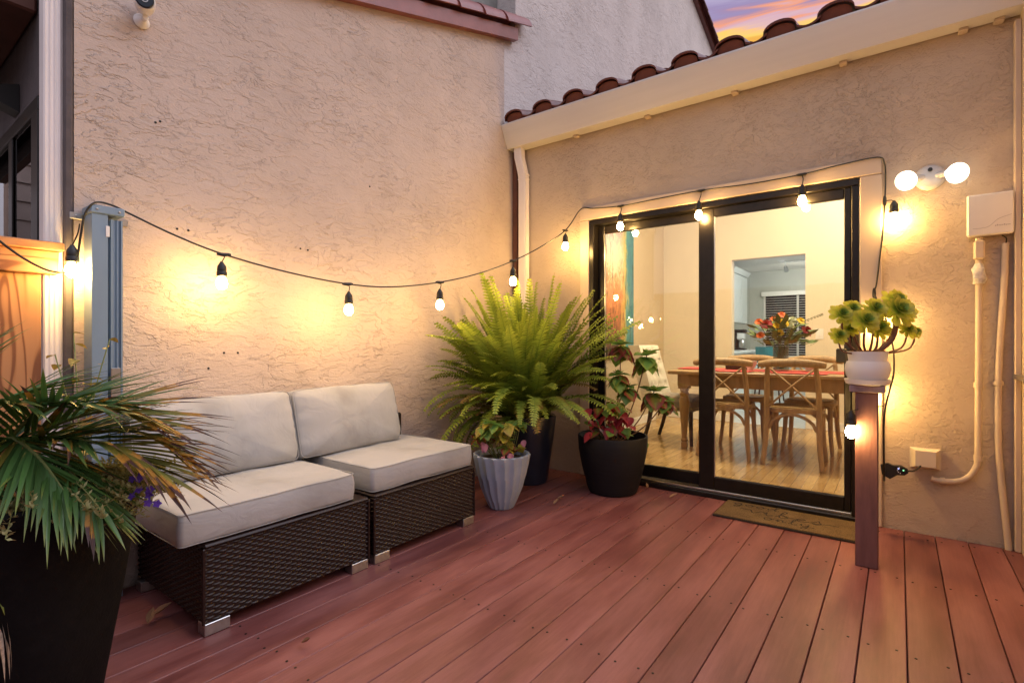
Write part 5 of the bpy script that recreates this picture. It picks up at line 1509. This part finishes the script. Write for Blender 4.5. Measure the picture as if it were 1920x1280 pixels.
# ---- palm in the tall black planter, left foreground
def palm():
    rs = random.Random(33)
    base = Vector((.70, -3.325, 0))
    t = thing('potted_palm', 'palm with feathery fronds, some brown-tipped, in a tall black planter', 'potted plant', base)
    def sq(a, z):
        c, s = abs(math.cos(a - .62)), abs(math.sin(a - .62)); p = 2.7
        return 1 / ((c ** p + s ** p) ** (1 / p))
    MB().lathe([(0, .002), (.155, .002), (.162, .01), (.202, .27), (.242, .555), (.250, .60), (.262, .605), (.264, .635), (.258, .642), (.236, .642), (.232, .57), (0, .56)], 64, shape=sq).build('pot', 'planter_black', t)
    MB().lathe([(0, .600), (.232, .585), (.232, .572), (0, .565)], 32, shape=sq).build('soil', 'soil', t)
    RV = Vector((.80, .60, 0)); FV = Vector((.60, -.80, 0)); UP = Vector((0, 0, 1))
    crown = RV * -.115 + FV * .0 + UP * .70
    MB().tube(spline([(crown.x * .8, crown.y * .8, .57), (crown.x * .9, crown.y * .9, .64), crown], 5), [.05] * 5 + [.045] * 5 + [.03], 12).build('trunk', 'stem_brown', t)
    def blade(name, mat, W):
        vs_, uv = [], []
        n = 8
        for i in range(n + 1):
            u = i / n
            w = W * (min(1, (u + .12) / .3)) * (1 - u ** 2.2) * .5 if u < 1 else 0
            for v in (-1, 0, 1):
                vs_.append((u, w * v, .35 * w * abs(v) - .10 * u ** 2.2)); uv.append((u, .5))
        m = MB(); m.v = vs_
        for i in range(n):
            for j in (0, 1): m.f.append((i * 3 + j, i * 3 + j + 1, (i + 1) * 3 + j + 1, (i + 1) * 3 + j))
        return m.mesh(name, mat, 80, False, uv)
    green = blade('leaflet', 'palm_leaf', .060); burnt = blade('leaflet', 'palm_burnt', .066); dead = blade('leaflet', 'dead_frond', .07)
    curl = blade('leaflet', 'dead_frond', .05)
    # fronds: path as offsets (image right, towards camera, up) from the crown, leaflet length, colour
    fronds = [
        ([(0, 0, 0), (.18, .0, .08), (.38, .02, .07), (.52, .03, .0)], .27, 'b', 30, .0),
        ([(0, 0, 0), (.14, -.04, .11), (.30, -.06, .16), (.43, -.06, .13)], .27, 'b', 26, .0),
        ([(0, 0, 0), (.12, .06, .10), (.26, .12, .06), (.36, .15, -.03)], .24, 'g', 28, .35),
        ([(0, 0, 0), (.02, .05, .14), (.10, .08, .20), (.20, .10, .20)], .25, 'g', 22, .0),
        ([(0, 0, 0), (.09, .10, .02), (.17, .17, -.08), (.20, .20, -.19)], .17, 'g', 20, .4),
        ([(0, 0, 0), (.03, .12, .06), (.04, .24, .02), (.05, .33, -.10)], .22, 'g', 18, .3),
        ([(0, 0, 0), (.17, -.06, .08), (.36, -.10, .09), (.48, -.12, .02)], .25, 'b', 24, .0),
        ([(0, 0, 0), (-.06, .04, .14), (-.06, .06, .24), (-.02, .08, .30)], .22, 'g', 18, .0),
        ([(0, 0, 0), (.15, .03, .04), (.30, .08, .02), (.42, .12, -.07)], .20, 'g', 26, .4),
        ([(0, 0, 0), (.12, .02, .13), (.24, .04, .19), (.35, .05, .19)], .25, 'g', 24, .0),
        ([(0, 0, 0), (.12, .12, .0), (.20, .18, -.12), (.22, .20, -.30)], .26, 'd', 18, 1.0),
    ]
    for path, LL, kind, cnt, droop in fronds:
        P = [crown + RV * a + FV * b + UP * c for a, b, c in path]
        sp = spline(P, 10); n = len(sp) - 1
        fr = MB().tube(sp, [.0065 * (1 - .75 * i / n) + .001 for i in range(n + 1)], 6).build('frond', 'dead_frond' if kind == 'd' else 'stem_green', t)
        for k in range(cnt):
            tt = .16 + .84 * k / (cnt - 1); f = min(n - .001, tt * n); i = int(f); q = sp[i].lerp(sp[i + 1], f - i)
            tan = (sp[i + 1] - sp[i]).normalized(); sd = tan.cross(UP).normalized(); nr = sd.cross(tan)
            for s in ((-1, 1) if k < cnt - 1 else (0,)):
                spread = 1.05 * (1 - .55 * tt)
                d = tan * (.75 + .5 * tt) + sd * s * spread + nr * (.22 + rs.uniform(-.14, .14)) - UP * (droop * .9 + rs.uniform(0, .12))
                L = LL * (.62 + .5 * math.sin(math.pi * min(1, tt * .85 + .1))) * rs.uniform(.85, 1.1)
                if kind == 'd': me = dead; d -= UP * .8
                elif kind == 'b': me = burnt if tt > .55 or rs.random() < .25 else green
                else: me = burnt if rs.random() < .06 else green
                o = link('leaflet', me, fr)
                o.matrix_local = Matrix.Translation(q) @ basis(d, roll=rs.uniform(-.5, .5)) @ Matrix.Diagonal((L * 1.08, .25, L * rs.uniform(.6, 1.8), 1))
palm()

# ---- trailing flowers over the planter's rim and a small vine behind
def trailing():
    rs = random.Random(3)
    RV = Vector((.80, .60, 0)); FV = Vector((.60, -.80, 0)); UP = Vector((0, 0, 1))
    base = Vector((.70, -3.325, .575))
    t = thing('trailing_plant', 'pale fine-leaved trailing plant with purple flowers at the planter rim', 'plant', base)
    fol = MB(); uvs = []
    for i in range(150):
        a = rs.gauss(.70, .55); r0 = rs.uniform(.05, .16); r1 = rs.uniform(.20, .39)
        d = Vector((math.cos(a), math.sin(a), 0))
        p0 = d * r0 + UP * .03; p1 = d * (r0 + r1) / 2 + UP * rs.uniform(.06, .12); p2 = d * r1 + UP * rs.uniform(.0, .10)
        if (base + p2).y > -2.98: p2 = p2 - Vector((0, (base + p2).y + 2.98, 0))
        pts = spline([p0, p1, p2], 6)
        n0 = len(fol.v); fol.tube(pts, .0011, 3, caps=False); uvs += [(.1, 0)] * (len(fol.v) - n0)
        for q in pts[3:]:
            for k in range(4):
                dd = Vector((rs.uniform(-1, 1), rs.uniform(-1, 1), rs.uniform(-.3, 1))).normalized()
                sd = dd.orthogonal().normalized() * .0035; L = rs.uniform(.012, .022); o = len(fol.v)
                fol.v += [tuple(q), tuple(q + dd * L * .5 + sd), tuple(q + dd * L), tuple(q + dd * L * .5 - sd)]; fol.f.append((o, o + 1, o + 2, o + 3)); uvs += [(.2, 0), (.5, 0), (.9, 0), (.5, 0)]
    tag(fol.build('foliage', 'trail_leaf', t, 80, False, uvs), kind='stuff')
    fm = MB()
    for k in range(5):
        a = 2 * math.pi * k / 5; ca, sa = math.cos(a), math.sin(a)
        fm.grid(lambda u, v, ca=ca, sa=sa: (u * .014 * ca - (v - .5) * .012 * math.sin(math.pi * min(.97, u * .8 + .15)) * sa, u * .014 * sa + (v - .5) * .012 * math.sin(math.pi * min(.97, u * .8 + .15)) * ca, .004 + .007 * u * (1 - u * .7)), 3, 2)
    fmesh = fm.mesh('flower', 'purple_petal', 80, False)
    for r, f, z in ((.325, .0, .15), (.335, .03, .145), (.345, .06, .12), (.37, .05, .115), (.365, .04, .10), (.375, .075, .085), (.395, .06, .08), (.335, .08, .105), (.30, .0, .14), (.375, .06, .12)):
        o = link('flower', fmesh, t); dv = (FV * .8 + UP * .5 + RV * rs.uniform(-.5, .6))
        o.matrix_local = Matrix.Translation(RV * (r + .01) + FV * f * .6 + UP * (z - .045)) @ dv.normalized().to_track_quat('Z', 'Y').to_matrix().to_4x4() @ Matrix.Scale(.85, 4)
    v = thing('vine', 'sparse yellowing vine sprig behind the palm by the corner', 'plant', (.52, -3.16, .52))
    lm = leaf_mesh('leaf', 'vine_leaf', 1, .6, .2, .4)
    for tip, n in (((-.17, .02, .58), 7), ((-.07, .10, .56), 6), ((-.22, -.02, .50), 6), ((-.12, .06, .42), 5)):
        pts = spline([(0, 0, 0), (tip[0] * .4, tip[1] * .4, tip[2] * .6), tip], 8)
        MB().tube(pts, .0022, 5).build('stem', 'stem_green', v)
        for k in range(n):
            q = pts[len(pts) - 1 - k * 2]; a = rs.uniform(0, 6.28)
            o = link('leaf', lm, v); o.matrix_local = Matrix.Translation(q) @ basis(Vector((math.cos(a), math.sin(a), rs.uniform(-.5, .4))), roll=rs.uniform(-.6, .6)) @ Matrix.Scale(rs.uniform(.035, .06), 4)
trailing()

# ---- dry leaves on the deck
dl = leaf_mesh('dry_leaf', 'dry_leaf', 1, .45, .5, -.9)
for x, y, rz, s, lab in ((.887, -.72, .3, .055, 'curled dry leaf on the deck, the farther of two beside the fluted pot'), (.927, -.83, 1.4, .05, 'curled dry leaf on the deck, the nearer of two beside the fluted pot'), (1.27, -.105, 2.2, .045, 'dry leaf on the deck against the door sill by the black planter'),
                      (1.481, -.244, .6, .06, 'thin dry leaf on the open deck left of the doormat'), (1.043, -2.67, .2, .05, 'narrow dry leaf on the deck in front of the sofa'), (.42, -2.92, 1.2, .07, 'dry leaf caught between the palm planter and the sofa'), (.47, -2.95, 2.6, .06, 'pale dry leaf lying deepest beside the palm planter')):
    o = link('dry_leaf', dl, None, (x, y, .012), (R(12), R(-8), rz), (s,) * 3)
    tag(o, lab, 'leaf', 'dry leaves fallen on the deck')

# ---- fence that closes the patio behind the viewer (seen only as a reflection in the glass)
ff = thing('wooden_fence', 'plain board fence closing the patio opposite the glass door', 'fence', (0, 0, 0))
bm_ = MB().box(-.07, -.011, 0, .07, .011, 1.95, .003).mesh('fence_board', 'fence_wood')
for k in range(46): link('fence_board', bm_, ff, (-1.6 + .145 * k, -5.46, random.uniform(-.01, .01)))
for z in (.35, 1.6): MB().box(-1.68, -5.535, z, 5.0, -5.473, z + .09, .004).build('rail', 'rail_wood', ff)
